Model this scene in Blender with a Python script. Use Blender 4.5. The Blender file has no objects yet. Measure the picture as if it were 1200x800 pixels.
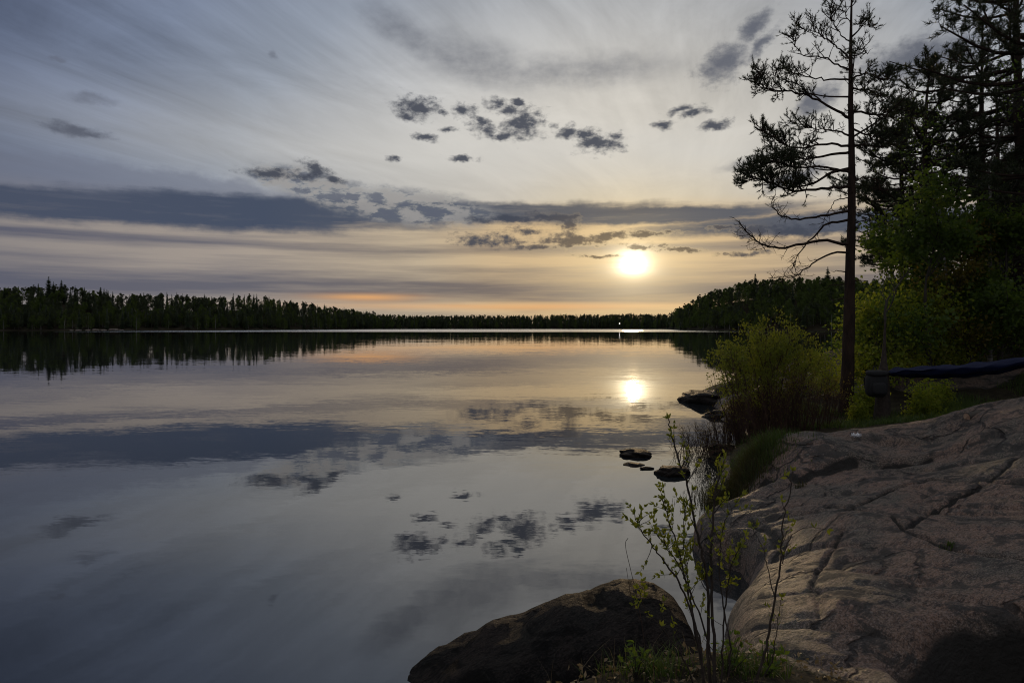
import bpy, math, random
import numpy as np
from mathutils import Vector

rnd = random.Random(11)
rng = np.random.default_rng(11)
SC = bpy.context.scene
COL = SC.collection
PI = math.pi
R = math.radians

# ------------------------------------------------------------------ camera
CAM_H, HORIZ, F = 2.8, 383.0, 800.0
cd = bpy.data.cameras.new('camera'); cam = bpy.data.objects.new('camera', cd); COL.objects.link(cam)
cam.location = (0, 0, CAM_H); cam.rotation_euler = (PI/2, 0, 0)
cd.sensor_width = 36; cd.lens = 24; cd.shift_y = -17/1200
cd.clip_start = 0.05; cd.clip_end = 20000
SC.camera = cam
SC.view_settings.view_transform = 'Standard'; SC.view_settings.look = 'None'
SC.view_settings.gamma = 1; SC.view_settings.use_curve_mapping = False
SC.view_settings.exposure = 0.0

def W(px, py, d):
    """photo pixel + depth in metres -> world point"""
    return Vector(((px-600)/F*d, d, CAM_H-(py-HORIZ)/F*d))

# ------------------------------------------------------------------ node expression helper
class NX:
    def __init__(s, tree, sock): s.t, s.s = tree, sock
    @staticmethod
    def _n(t, op, *a):
        n = t.nodes.new('ShaderNodeMath'); n.operation = op
        for i, v in enumerate(a):
            if isinstance(v, NX): t.links.new(v.s, n.inputs[i])
            else: n.inputs[i].default_value = float(v)
        return NX(t, n.outputs[0])
    def __add__(s, o): return s._n(s.t, 'ADD', s, o)
    def __radd__(s, o): return s._n(s.t, 'ADD', o, s)
    def __sub__(s, o): return s._n(s.t, 'SUBTRACT', s, o)
    def __rsub__(s, o): return s._n(s.t, 'SUBTRACT', o, s)
    def __mul__(s, o): return s._n(s.t, 'MULTIPLY', s, o)
    __rmul__ = __mul__
    def __truediv__(s, o): return s._n(s.t, 'DIVIDE', s, o)
    def __neg__(s): return s._n(s.t, 'MULTIPLY', s, -1)
    def f(s, op, *a): return s._n(s.t, op, s, *a)
    def sq(s): return s*s
    def sm(s, a, b):
        n = s.t.nodes.new('ShaderNodeMapRange'); n.interpolation_type = 'SMOOTHSTEP'
        s.t.links.new(s.s, n.inputs[0]); n.inputs[1].default_value = a; n.inputs[2].default_value = b
        n.inputs[3].default_value = 0; n.inputs[4].default_value = 1
        return NX(s.t, n.outputs[0])
    def gauss(s, c, w): return s._n(s.t, 'EXPONENT', -(((s-c)*(1/w)).sq()))

def vec(t, x, y, z=0.0):
    n = t.nodes.new('ShaderNodeCombineXYZ')
    for i, v in enumerate((x, y, z)):
        if isinstance(v, NX): t.links.new(v.s, n.inputs[i])
        else: n.inputs[i].default_value = v
    return NX(t, n.outputs[0])
def noise(t, v, scale=1.0, detail=4, rough=0.55, dist=0.0, color=False):
    n = t.nodes.new('ShaderNodeTexNoise')
    n.inputs['Scale'].default_value = scale; n.inputs['Detail'].default_value = detail
    n.inputs['Roughness'].default_value = rough; n.inputs['Distortion'].default_value = dist
    t.links.new(v.s, n.inputs['Vector'])
    return NX(t, n.outputs['Color' if color else 'Fac'])
def ramp(t, f, stops, interp='LINEAR'):
    n = t.nodes.new('ShaderNodeValToRGB'); cr = n.color_ramp; cr.interpolation = interp
    while len(cr.elements) < len(stops): cr.elements.new(0.5)
    for e, (p, c) in zip(cr.elements, stops):
        e.position = p
        if not isinstance(c, (tuple, list)): c = (c, c, c)
        e.color = (c[0], c[1], c[2], 1)
    t.links.new(f.s, n.inputs[0])
    return NX(t, n.outputs[0])
def mixc(t, fac, a, b, blend='MIX'):
    n = t.nodes.new('ShaderNodeMix'); n.data_type = 'RGBA'; n.blend_type = blend
    for i, v in ((0, fac), (6, a), (7, b)):
        if isinstance(v, NX): t.links.new(v.s, n.inputs[i])
        elif isinstance(v, (tuple, list)): n.inputs[i].default_value = (*v, 1)
        else: n.inputs[i].default_value = v
    return NX(t, n.outputs[2])

# ------------------------------------------------------------------ sky
SUN_AZ = math.atan(142/800); SUN_EL = math.atan(75/math.hypot(800, 142))
def A(px, py):
    """photo pixel -> (azimuth, elevation) of that point of the sky, in units of 1/800 rad"""
    u, v = (px-600)/F, (HORIZ-py)/F
    return math.atan(u)*800, math.atan(v/math.hypot(1, u))*800
world = bpy.data.worlds.new("World"); SC.world = world; world.use_nodes = True
T = world.node_tree; T.nodes.clear()
wo = T.nodes.new('ShaderNodeOutputWorld'); bg = T.nodes.new('ShaderNodeBackground'); bg.inputs[1].default_value = 0.1
T.links.new(bg.outputs[0], wo.inputs[0])
tc = T.nodes.new('ShaderNodeTexCoord'); sx = T.nodes.new('ShaderNodeSeparateXYZ'); T.links.new(tc.outputs['Generated'], sx.inputs[0])
dx, dy, dz = (NX(T, sx.outputs[i]) for i in range(3))
X = dx.f('ARCTAN2', dy)*800.0
Y = dz.f('ARCSINE')*800.0
sky = T.nodes.new('ShaderNodeTexSky'); sky.sky_type = 'NISHITA'; sky.sun_disc = False
sky.sun_elevation = SUN_EL; sky.sun_rotation = SUN_AZ
sky.air_density = 1.2; sky.dust_density = 3.0
XS, YS = A(742, 308)
ex, ey = X-XS, Y-YS
# broad veil of high cloud, brightest around the sun
D = (ex.sq()*0.92 + (ey*1.28).sq()).f('SQRT')
base = ramp(T, D/1600.0, [(0, (.82, .68, .44)), (.03, (.74, .60, .38)), (.07, (.62, .54, .40)), (.11, (.55, .51, .44)), (.17, (.50, .485, .455)),
        (.23, (.415, .425, .44)), (.29, (.285, .322, .388)), (.36, (.190, .230, .322)), (.44, (.108, .138, .222)), (.56, (.078, .102, .178)), (.8, (.095, .112, .165)), (1, (.08, .095, .145))])
zc = dz.f('MAXIMUM', 0.03)
ca, sa = math.cos(R(17)), math.sin(R(17))
plx, ply = dx/zc, dy/zc
ru, rv = plx*ca - ply*sa, plx*sa + ply*ca
warpn = noise(T, vec(T, ru*0.35, rv*0.16), 1, 2)
st1 = noise(T, vec(T, ru*1.7+warpn*1.8, rv*0.22, 3.3), 1, 5, .58)
st2 = noise(T, vec(T, ru*0.55+warpn*1.2, rv*0.20, 7.7), 1, 4, .5)
high = Y.sm(85, 240)
fib = noise(T, vec(T, ru*7.0+warpn*5.0, rv*.42, 1.7), 1, 5, .62)
cirr = noise(T, vec(T, ru*2.6+warpn*3.0, rv*.95+warpn*1.5, 4.4), 1, 6, .66, .8)
fmask = noise(T, vec(T, X*.0045, Y*.006, 12), 1, 2).sm(.4, .62)*(1.0-X.sm(20, 260)*.6)
veil = 1.0 + high*((fib-.5)*.72*(fmask*.8+.2)) + high*((st1-0.5)*.85 + (st2-0.5)*1.4 + (cirr-.5)*.75)
col = mixc(T, 1.0, base, veil, 'MULTIPLY')
col = mixc(T, 0.04, col, mixc(T, 1.0, NX(T, sky.outputs[0]), (.02, .02, .02), 'MULTIPLY'))
# bright veil across the middle
br = Y.gauss(A(600, 178)[1], 42)*(X-60).gauss(0, 420)*(noise(T, vec(T, X*.004, Y*.012, 5), 1, 4)*1.1+.35)
col = mixc(T, br.f('MINIMUM', 1.0)*0.78, col, (.64, .625, .59))
br2 = (1.0-field(warped(90, 12), [(720, 226, 200, 13), (690, 205, 170, 7), (880, 180, 120, 30)]).sm(.2, 1.2)) if False else None
# stratus bands low over the horizon
ny = noise(T, vec(T, X*.0032, Y*.022, 1.0), 1, 4, .55)
Yb = Y + (ny-0.5)*13.0
def yb(py): return (HORIZ-py)/160.0
prof = ramp(T, Yb/160.0, [(0, .45), (yb(366), .25), (yb(359), .05), (yb(353), .55), (yb(344), .85), (yb(334), .80), (yb(326), .55), (yb(317), .38), (yb(309), .22), (yb(303), .08),
      (yb(298), .30), (yb(293), .72), (yb(290), .66), (yb(286), .15), (yb(275), .05), (yb(258), .12), (yb(240), 0)])
fine = noise(T, vec(T, X*.0045, Y*.085, 9.0), 1, 5, .6)
lowm = 1.0 - Y.sm(115, 150)
dark = ((prof*1.2 - .06 + (fine-0.5)*1.9)).f('MAXIMUM', 0.0).f('MINIMUM', 1.0)*lowm
nearsun = (ex.sq()*.35+ey.sq()*1.6).f('SQRT')
gs = 1.0 - nearsun.sm(10, 110)
mauve = ramp(T, ex.f('ABSOLUTE')/700.0, [(0, (.30, .22, .145)), (.13, (.225, .175, .14)), (.35, (.175, .152, .146)), (.65, (.130, .128, .155)), (1, (.105, .110, .150))])
cream = ramp(T, ex.f('ABSOLUTE')/700.0, [(0, (.84, .58, .27)), (.13, (.68, .475, .245)), (.35, (.52, .42, .295)), (.65, (.36, .31, .27)), (1, (.24, .22, .22))])
lowcol = mixc(T, dark, cream, mauve)
# peach streaks just above the horizon
pe = ((Y-A(600, 349)[1]).gauss(0, 4.2)*(X-A(430, 349)[0]).gauss(0, 60)*1.0 + (Y-A(600, 359)[1]).gauss(0, 4.0)*(X-A(610, 359)[0]).gauss(0, 190)*1.0)*(fine*1.3+.1)
lowcol = mixc(T, pe.f('MINIMUM', 1.0)*.9, lowcol, (.80, .41, .16))
col = mixc(T, lowm*(1.0-gs*.35), col, lowcol)
# shaped clouds: distance fields of warped ellipses
wn = noise(T, vec(T, X*.022, Y*.034, 2.0), 1, 5, .62, color=True)
def warped(amx, amy):
    n = T.nodes.new('ShaderNodeVectorMath'); n.operation = 'MULTIPLY_ADD'
    T.links.new(wn.s, n.inputs[0]); n.inputs[1].default_value = (amx, amy, 0)
    T.links.new(vec(T, X-amx*.5, Y-amy*.5).s, n.inputs[2]); return NX(T, n.outputs[0])
def field(P, blobs):
    acc = None
    for (px, py, rx, ry, *tilt) in blobs:
        cx, cy = A(px, py)
        q = P
        sh = tilt[0] if tilt else 0
        n = T.nodes.new('ShaderNodeVectorMath'); n.operation = 'SUBTRACT'
        T.links.new(q.s, n.inputs[0]); n.inputs[1].default_value = (cx, cy, 0); q = NX(T, n.outputs[0])
        if sh:
            r = T.nodes.new('ShaderNodeVectorRotate'); r.rotation_type = 'Z_AXIS'; T.links.new(q.s, r.inputs['Vector'])
            r.inputs['Angle'].default_value = R(-sh); q = NX(T, r.outputs[0])
        n = T.nodes.new('ShaderNodeVectorMath'); n.operation = 'MULTIPLY'
        T.links.new(q.s, n.inputs[0]); n.inputs[1].default_value = (1/rx, 1/ry, 0); q = NX(T, n.outputs[0])
        d = T.nodes.new('ShaderNodeVectorMath'); d.operation = 'LENGTH'; T.links.new(q.s, d.inputs[0])
        d = NX(T, d.outputs['Value'])
        acc = d if acc is None else acc.f('MINIMUM', d)
    return acc
# the long dark bar and the grey wedge above it at the left
Pb = warped(60, 14)
bar = field(Pb, [(60, 240, 430, 18), (330, 246, 260, 17), (560, 250, 330, 14), (760, 252, 200, 12.5), (950, 262, 200, 14)])
rip = noise(T, vec(T, X*.010, Y*.10, 4), 1, 5, .62)
barf = 1.0 - (bar+(rip-.5)*.75).sm(.55, 1.12)
wedge = 1.0 - field(warped(120, 30), [(30, 207, 300, 24, -4), (230, 222, 210, 19, -5)]).sm(.45, 1.15)
col = mixc(T, wedge*.62, col, (.155, .17, .225))
bw = ramp(T, ex.f('ABSOLUTE')/600.0, [(0, (.125, .118, .12)), (.3, (.095, .106, .135)), (.7, (.062, .080, .124)), (1, (.066, .082, .126))])
col = mixc(T, barf*(rip*.8+.62).f('MINIMUM', 1.0), col, bw)
# mottled altocumulus in the bar
mot = noise(T, vec(T, X*.034+wn*1.0, Y*.085, 6), 1, 5, .62)
motr = 1.0 - field(warped(60, 22), [(385, 224, 85, 19, -14), (475, 243, 110, 22, -4), (330, 211, 50, 9, -10)]).sm(.45, 1.15)
col = mixc(T, motr*.5, col, (.17, .188, .205))
col = mixc(T, motr*(mot.sm(.45, .56)*.8), col, (.335, .32, .31))
col = mixc(T, motr*(1.0-mot.sm(.41, .52))*.8, col, (.105, .118, .16))
# soft grey clouds high up, then small dark puffs
edge = noise(T, vec(T, X*.05, Y*.085, 8), 1, 5, .62)
soft1 = field(warped(34, 22), [(848, 74, 30, 19, 25), (882, 33, 22, 10, 35), (892, 53, 24, 7, 45), (1078, 66, 62, 20, 5), (955, 118, 30, 12, 30), (930, 208, 34, 8, 20), (92, 152, 26, 6, -6), (110, 157, 14, 4)])
edge2 = noise(T, vec(T, X*.13+wn*.8, Y*.19, 11), 1, 4, .65)
soft1f = (1.0-(soft1*.85+(edge-.5)*1.9+(edge2-.5)*.7).sm(.05, 1.15))
col = mixc(T, soft1f*.8, col, (.085, .096, .13))
soft = field(warped(40, 26), [(848, 74, 30, 20, 25), (882, 33, 20, 10, 35), (890, 53, 22, 7, 45), (1078, 66, 62, 22, 5), (955, 118, 30, 14, 30), (940, 205, 30, 9, 20),
     (92, 152, 30, 7, -6), (70, 68, 9, 4), (105, 116, 26, 6), (318, 66, 8, 6), (475, 40, 70, 22, -30), (560, 74, 110, 30, -12), (670, 84, 150, 22), (875, 190, 40, 8, 12)])
softf = (1.0-soft.sm(.2, 1.2))*(edge*1.1+.2)
col = mixc(T, softf.f('MINIMUM', 1.0)*.60, col, (.105, .115, .15))
puffs = field(warped(26, 17), [(488, 125, 29, 13), (545, 129, 19, 7), (580, 122, 15, 9), (612, 145, 28, 19), (598, 133, 15, 8), (570, 152, 17, 9), (500, 160, 15, 6), (665, 157, 17, 9), (702, 168, 29, 14), (684, 160, 20, 9), (628, 132, 16, 8), (560, 142, 14, 6), (592, 160, 12, 6), (527, 152, 10, 4), (650, 150, 10, 5), (720, 160, 12, 6), (478, 135, 14, 7), (606, 120, 10, 5), (345, 207, 26, 6), (392, 210, 18, 5, -15),
     (541, 188, 18, 5), (463, 185, 9, 4), (320, 204, 34, 6.5), (372, 199, 22, 8, -18), (837, 146, 19, 6), (797, 128, 20, 5, 8), (776, 144, 15, 5), (812, 132, 20, 4), (518, 131, 10, 4),
     (575, 282, 50, 9), (615, 270, 30, 6), (668, 281, 52, 11), (666, 263, 18, 9), (650, 254, 34, 6), (716, 276, 42, 7), (756, 274, 40, 5), (752, 288, 34, 4.5), (796, 292, 26, 4), (600, 258, 50, 5), (630, 290, 40, 5),
     (852, 268, 20, 4), (872, 297, 34, 4), (884, 272, 34, 8), (935, 270, 45, 10), (700, 300, 30, 2.5)])
edge2 = noise(T, vec(T, X*.13+wn*.8, Y*.19, 11), 1, 4, .65)
pf = (1.0-(puffs*.82+(edge-.5)*2.3+(edge2-.5)*.9).sm(.10, 1.0))
pcol = mixc(T, gs, (.058, .066, .09), (.20, .145, .085))
rim = pf.sm(.02, .35)*(1.0-pf.sm(.35, .8))*gs
col = mixc(T, pf*.95, col, pcol)
col = mixc(T, rim*.35, col, (.95, .72, .40))
# the sun seen through the veil
sd = ((ex*.80).sq()+(ey*1.05).sq()).f('SQRT')
sunb = ((-sd/6.2).f('EXPONENT')*8.0 + (-sd/30.0).f('EXPONENT')*.34)*(1.0-pf*.72)*((fine-.5)*2.2+1.0).f('MAXIMUM', .4)
sunc = mixc(T, 1.0, (1.0, .86, .58), sunb, 'MULTIPLY')
col = mixc(T, 1.0, col, sunc, 'ADD')
col = mixc(T, dz.sm(.50, .80), col, (.46, .47, .50))
col = mixc(T, (dy*-1.0).sm(.0, .5)*dz.sm(.0, .2)*.8, col, (.26, .27, .31))
# below the horizon: dark ground tone
col = mixc(T, Y.sm(-60, -5), (.05, .05, .055), col)
out = mixc(T, 1.0, col, (10, 10, 10), 'MULTIPLY')
T.links.new(out.s, bg.inputs[0])

sl = bpy.data.lights.new('sun', 'SUN'); sun = bpy.data.objects.new('sun', sl); COL.objects.link(sun)
sl.energy = 0.6; sl.angle = R(1.0); sl.color = (1.0, .70, .38)
sdir = Vector((math.sin(SUN_AZ)*math.cos(SUN_EL), math.cos(SUN_AZ)*math.cos(SUN_EL), math.sin(SUN_EL)))
sun.rotation_euler = sdir.to_track_quat('Z', 'Y').to_euler()
world.cycles.sampling_method = 'MANUAL'; world.cycles.sample_map_resolution = 1024
SC.cycles.use_denoising = True; SC.cycles.filter_width = 1.05
SC.cycles.max_bounces = 6; SC.cycles.transparent_max_bounces = 4

# ------------------------------------------------------------------ materials
def mat(name):
    m = bpy.data.materials.new(name); m.use_nodes = True; t = m.node_tree; t.nodes.clear()
    o = t.nodes.new('ShaderNodeOutputMaterial'); return m, t, o
def pos(t):
    g = t.nodes.new('ShaderNodeNewGeometry'); return NX(t, g.outputs['Position'])
def objc(t):
    g = t.nodes.new('ShaderNodeTexCoord'); return NX(t, g.outputs['Object'])
def scaled(t, v, s, off=(0, 0, 0)):
    n = t.nodes.new('ShaderNodeVectorMath'); n.operation = 'MULTIPLY_ADD'
    t.links.new(v.s, n.inputs[0]); n.inputs[1].default_value = s; n.inputs[2].default_value = off
    return NX(t, n.outputs[0])
def principled(t, o, color, rough=.7, spec=.4, bump=None, bdist=.02, bstr=1.0):
    p = t.nodes.new('ShaderNodeBsdfPrincipled')
    for k, v in (('Base Color', color), ('Roughness', rough), ('Specular IOR Level', spec)):
        if isinstance(v, NX): t.links.new(v.s, p.inputs[k])
        elif isinstance(v, tuple): p.inputs[k].default_value = (*v, 1)
        else: p.inputs[k].default_value = v
    if bump is not None:
        b = t.nodes.new('ShaderNodeBump'); b.inputs['Distance'].default_value = bdist; b.inputs['Strength'].default_value = bstr
        t.links.new(bump.s, b.inputs['Height']); t.links.new(b.outputs[0], p.inputs['Normal'])
    t.links.new(p.outputs[0], o.inputs[0]); return p
def simple(name, c1, c2, scale=6, rough=.8, spec=.3, bdist=.01, stretch=(1, 1, 1), bscale=None):
    m, t, o = mat(name); v = scaled(t, objc(t), stretch)
    n = noise(t, v, scale, 5, .6)
    b = noise(t, v, bscale or scale*4, 4, .65)
    principled(t, o, mixc(t, n.sm(.35, .65), c1, c2), rough, spec, b, bdist); return m
def leafmat(name, c1, c2, transl=.45, rough=.55):
    m, t, o = mat(name)
    g = t.nodes.new('ShaderNodeNewGeometry'); r = NX(t, g.outputs['Random Per Island'])
    c = mixc(t, r, c1, c2)
    d = t.nodes.new('ShaderNodeBsdfPrincipled'); d.inputs['Roughness'].default_value = rough; d.inputs['Specular IOR Level'].default_value = .3
    tr = t.nodes.new('ShaderNodeBsdfTranslucent'); ms = t.nodes.new('ShaderNodeMixShader'); ms.inputs[0].default_value = transl
    t.links.new(c.s, d.inputs['Base Color'])
    t.links.new(mixc(t, 1.0, c, (1.35, 1.25, .6), 'MULTIPLY').s, tr.inputs[0])
    t.links.new(d.outputs[0], ms.inputs[1]); t.links.new(tr.outputs[0], ms.inputs[2]); t.links.new(ms.outputs[0], o.inputs[0])
    return m

def vadd_(t, a, b, s_):
    n = t.nodes.new('ShaderNodeVectorMath'); n.operation = 'MULTIPLY_ADD'; t.links.new(b.s, n.inputs[0]); n.inputs[1].default_value = (s_,)*3; t.links.new(a.s, n.inputs[2]); return NX(t, n.outputs[0])
def granite_material(name, dark=1.0, tint=(1, 1, 1), spec=.22):
    m, t, o = mat(name); p = pos(t)
    # foliation runs obliquely across the slab
    ro = t.nodes.new('ShaderNodeVectorRotate'); ro.rotation_type = 'Z_AXIS'; ro.inputs['Angle'].default_value = R(-38); t.links.new(p.s, ro.inputs['Vector'])
    q = NX(t, ro.outputs[0])
    big = noise(t, p, .9, 4, .55, .6)
    mid = noise(t, scaled(t, q, (2.2, 7, 4)), 1, 6, .65, .5)
    streak = noise(t, scaled(t, q, (6, 26, 14)), 1, 5, .7, .9)
    grain = noise(t, p, 70, 4, .75)
    lich = noise(t, scaled(t, p, (1, 1, 1), (7, 3, 1)), 3.2, 6, .68, .8)
    gr2 = noise(t, scaled(t, q, (14, 26, 20)), 1, 4, .8, .4)
    blot = noise(t, scaled(t, q, (2.0, 4.5, 3), (3, 1, 7)), 1, 6, .72, 1.0)
    c = mixc(t, big.sm(.40, .60), (.29*tint[0], .20*tint[1], .158*tint[2]), (.115*tint[0], .128*tint[1], .112*tint[2]))
    c = mixc(t, mid.sm(.42, .68)*.55, c, (.34*tint[0], .245*tint[1], .195*tint[2]))
    c = mixc(t, (1.0-streak.sm(.36, .50))*.75, c, (.055, .043, .038))
    c = mixc(t, (1.0-gr2.sm(.38, .54))*.62, c, (.045, .036, .032))
    c = mixc(t, gr2.sm(.54, .68)*.6, c, (.42, .31, .25))
    c = mixc(t, (1.0-blot.sm(.38, .48))*.8, c, (.05, .044, .041))
    fl = noise(t, scaled(t, q, (20, 60, 40)), 1, 4, .7, .6)
    c = mixc(t, (1.0-fl.sm(.40, .50))*.6, c, (.05, .038, .033))
    c = mixc(t, fl.sm(.56, .66)*.5, c, (.36, .27, .215))
    c = mixc(t, grain.sm(.51, .60)*.6, c, (.42, .33, .28))
    c = mixc(t, (1.0-grain.sm(.38, .48))*.65, c, (.05, .045, .042))
    c = mixc(t, lich.sm(.50, .57)*.8, c, (.052, .051, .047))
    pale = noise(t, scaled(t, p, (1, 1, 1), (1, 9, 4)), 7, 4, .6)
    c = mixc(t, pale.sm(.64, .72)*.35, c, (.36, .36, .32))
    at = t.nodes.new('ShaderNodeAttribute'); at.attribute_name = 'soil_dark'; so = NX(t, at.outputs['Fac'])
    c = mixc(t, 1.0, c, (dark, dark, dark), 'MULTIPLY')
    c = mixc(t, (so+(mid-.5)*.9).sm(.3, .7), c, (.024, .021, .017))  # near-black over soil margins, crack dirt and the whole hollow
    vo = t.nodes.new('ShaderNodeTexVoronoi'); vo.feature = 'DISTANCE_TO_EDGE'; vo.inputs['Scale'].default_value = .75
    t.links.new(vadd_(t, scaled(t, q, (.7, 1.5, 1)), noise(t, p, 1.6, 4, .6, color=True), .55).s, vo.inputs['Vector'])
    ck = (1.0-NX(t, vo.outputs[0]).sm(.004, .020))*noise(t, p, .8, 3, .6).sm(.46, .56)
    c = mixc(t, ck*.85, c, (.022, .019, .017))
    h = mid*.6 + streak*.8 + gr2*.5 + grain*.25 + noise(t, p, 22, 5, .7)*.8 - ck*1.2
    principled(t, o, c, mixc(t, lich.sm(.5, .66), (.58,)*3, (.85,)*3), spec, h, .035)
    return m

M = {}
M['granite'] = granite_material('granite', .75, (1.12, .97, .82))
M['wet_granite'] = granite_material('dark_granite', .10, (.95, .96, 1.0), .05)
M['pale_rock'] = granite_material('pale_granite', 1.1)
M['soil_dark'] = simple('forest_soil', (.022, .018, .012), (.040, .034, .020), 5, .95, .1, .03)
M['bark'] = simple('pine_bark', (.026, .018, .014), (.050, .032, .023), 9, .9, .15, .02, (1, 1, .25))
M['dark_bark'] = simple('grey_bark', (.05, .044, .038), (.085, .074, .06), 9, .9, .15, .01, (1, 1, .3))
M['birch_bark'] = simple('birch_bark', (.40, .38, .35), (.07, .062, .055), 5, .7, .2, .004, (.7, .7, 3.5))
M['needles'] = leafmat('pine_needles', (.024, .033, .015), (.044, .054, .021), .18)
M['spruce'] = leafmat('spruce_needles', (.022, .034, .016), (.036, .05, .022), .16)
M['leaf_green'] = leafmat('green_leaves', (.062, .108, .022), (.108, .160, .032), .56)
M['leaf_yellow'] = leafmat('yellow_green_leaves', (.17, .235, .030), (.27, .295, .042), .6)
M['leaf_bronze'] = leafmat('bronze_leaves', (.13, .115, .024), (.18, .145, .034), .55)
M['leaf_fresh'] = leafmat('fresh_spring_leaves', (.13, .165, .024), (.20, .22, .038), .55)
M['twig'] = simple('brown_twigs', (.042, .024, .017), (.075, .042, .028), 12, .85, .2, .002)
M['stem'] = simple('dark_stems', (.035, .026, .020), (.06, .045, .034), 20, .8, .25, .001)
M['grass'] = leafmat('grass_blades', (.040, .075, .016), (.085, .12, .028), .4)
M['sedge'] = leafmat('sedge_blades', (.042, .046, .016), (.065, .056, .022), .35)
M['dry'] = leafmat('dry_grass', (.16, .12, .075), (.24, .19, .12), .3)

m, t, o = mat('lake_water'); p = pos(t)
sp = t.nodes.new('ShaderNodeSeparateXYZ'); t.links.new(p.s, sp.inputs[0]); wx, wy = NX(t, sp.outputs[0]), NX(t, sp.outputs[1])
n1 = noise(t, scaled(t, p, (1.1, 3.6, 1)), 1, 3, .6, .3, color=True)
n2 = noise(t, scaled(t, p, (.16, .5, 1)), 1, 2, .5, color=True)
n3 = noise(t, scaled(t, p, (7, 16, 1)), 1, 2, .5, color=True)
patch = noise(t, scaled(t, p, (.035, .09, 1)), 1, 3, .55)
wind = (wy + (noise(t, scaled(t, p, (.012, .012, 1)), 1, 3)-.5)*70.0).sm(372, 400)*(1.0-(wx*-1.0).sm(230, 330))
rc = t.nodes.new('ShaderNodeSeparateColor')
def slope(nc, a):
    s = t.nodes.new('ShaderNodeVectorMath'); s.operation = 'MULTIPLY_ADD'; t.links.new(nc.s, s.inputs[0])
    s.inputs[1].default_value = (a, a, 0); s.inputs[2].default_value = (-a*.5, -a*.5, 0); return NX(t, s.outputs[0])
def vscale(v, f):
    s = t.nodes.new('ShaderNodeVectorMath'); s.operation = 'SCALE'; t.links.new(v.s, s.inputs[0])
    t.links.new(f.s, s.inputs['Scale']); return NX(t, s.outputs[0])
def vadd(a, b):
    s = t.nodes.new('ShaderNodeVectorMath'); s.operation = 'ADD'; t.links.new(a.s, s.inputs[0])
    if isinstance(b, NX): t.links.new(b.s, s.inputs[1])
    else: s.inputs[1].default_value = b
    return NX(t, s.outputs[0])
amp = patch.sm(.35, .7)*1.1+.55
tot = vadd(vscale(slope(n1, .018), amp), slope(n2, .008))
tot = vadd(tot, vscale(slope(n3, .010), amp))
tot = vadd(tot, vscale(vadd(slope(n1, .40), (0, -.075, 0)), wind))
tot = vadd(tot, (0, 0, 1))
nn = t.nodes.new('ShaderNodeVectorMath'); nn.operation = 'NORMALIZE'; t.links.new(tot.s, nn.inputs[0])
gl = t.nodes.new('ShaderNodeBsdfGlossy'); gl.inputs['Roughness'].default_value = .012; t.links.new(nn.outputs[0], gl.inputs['Normal'])
gl.inputs['Color'].default_value = (.97, .97, .98, 1)
df = t.nodes.new('ShaderNodeBsdfDiffuse'); df.inputs[0].default_value = (.014, .017, .019, 1)
fr = t.nodes.new('ShaderNodeFresnel'); fr.inputs[0].default_value = 2.15
ms = t.nodes.new('ShaderNodeMixShader'); t.links.new(fr.outputs[0], ms.inputs[0]); t.links.new(df.outputs[0], ms.inputs[1]); t.links.new(gl.outputs[0], ms.inputs[2])
t.links.new(ms.outputs[0], o.inputs[0]); M['water'] = m

# ------------------------------------------------------------------ object helpers
def link(name, me, parent=None):
    ob = bpy.data.objects.new(name, me); COL.objects.link(ob)
    if parent: ob.parent = parent
    return ob
def tag(ob, label, cat, group=None):
    ob['label'] = label; ob['category'] = cat
    if group: ob['group'] = group
    return ob
def thing(name, label, cat, loc=(0, 0, 0), group=None):
    ob = link(name, None); ob.location = loc; return tag(ob, label, cat, group)

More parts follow.
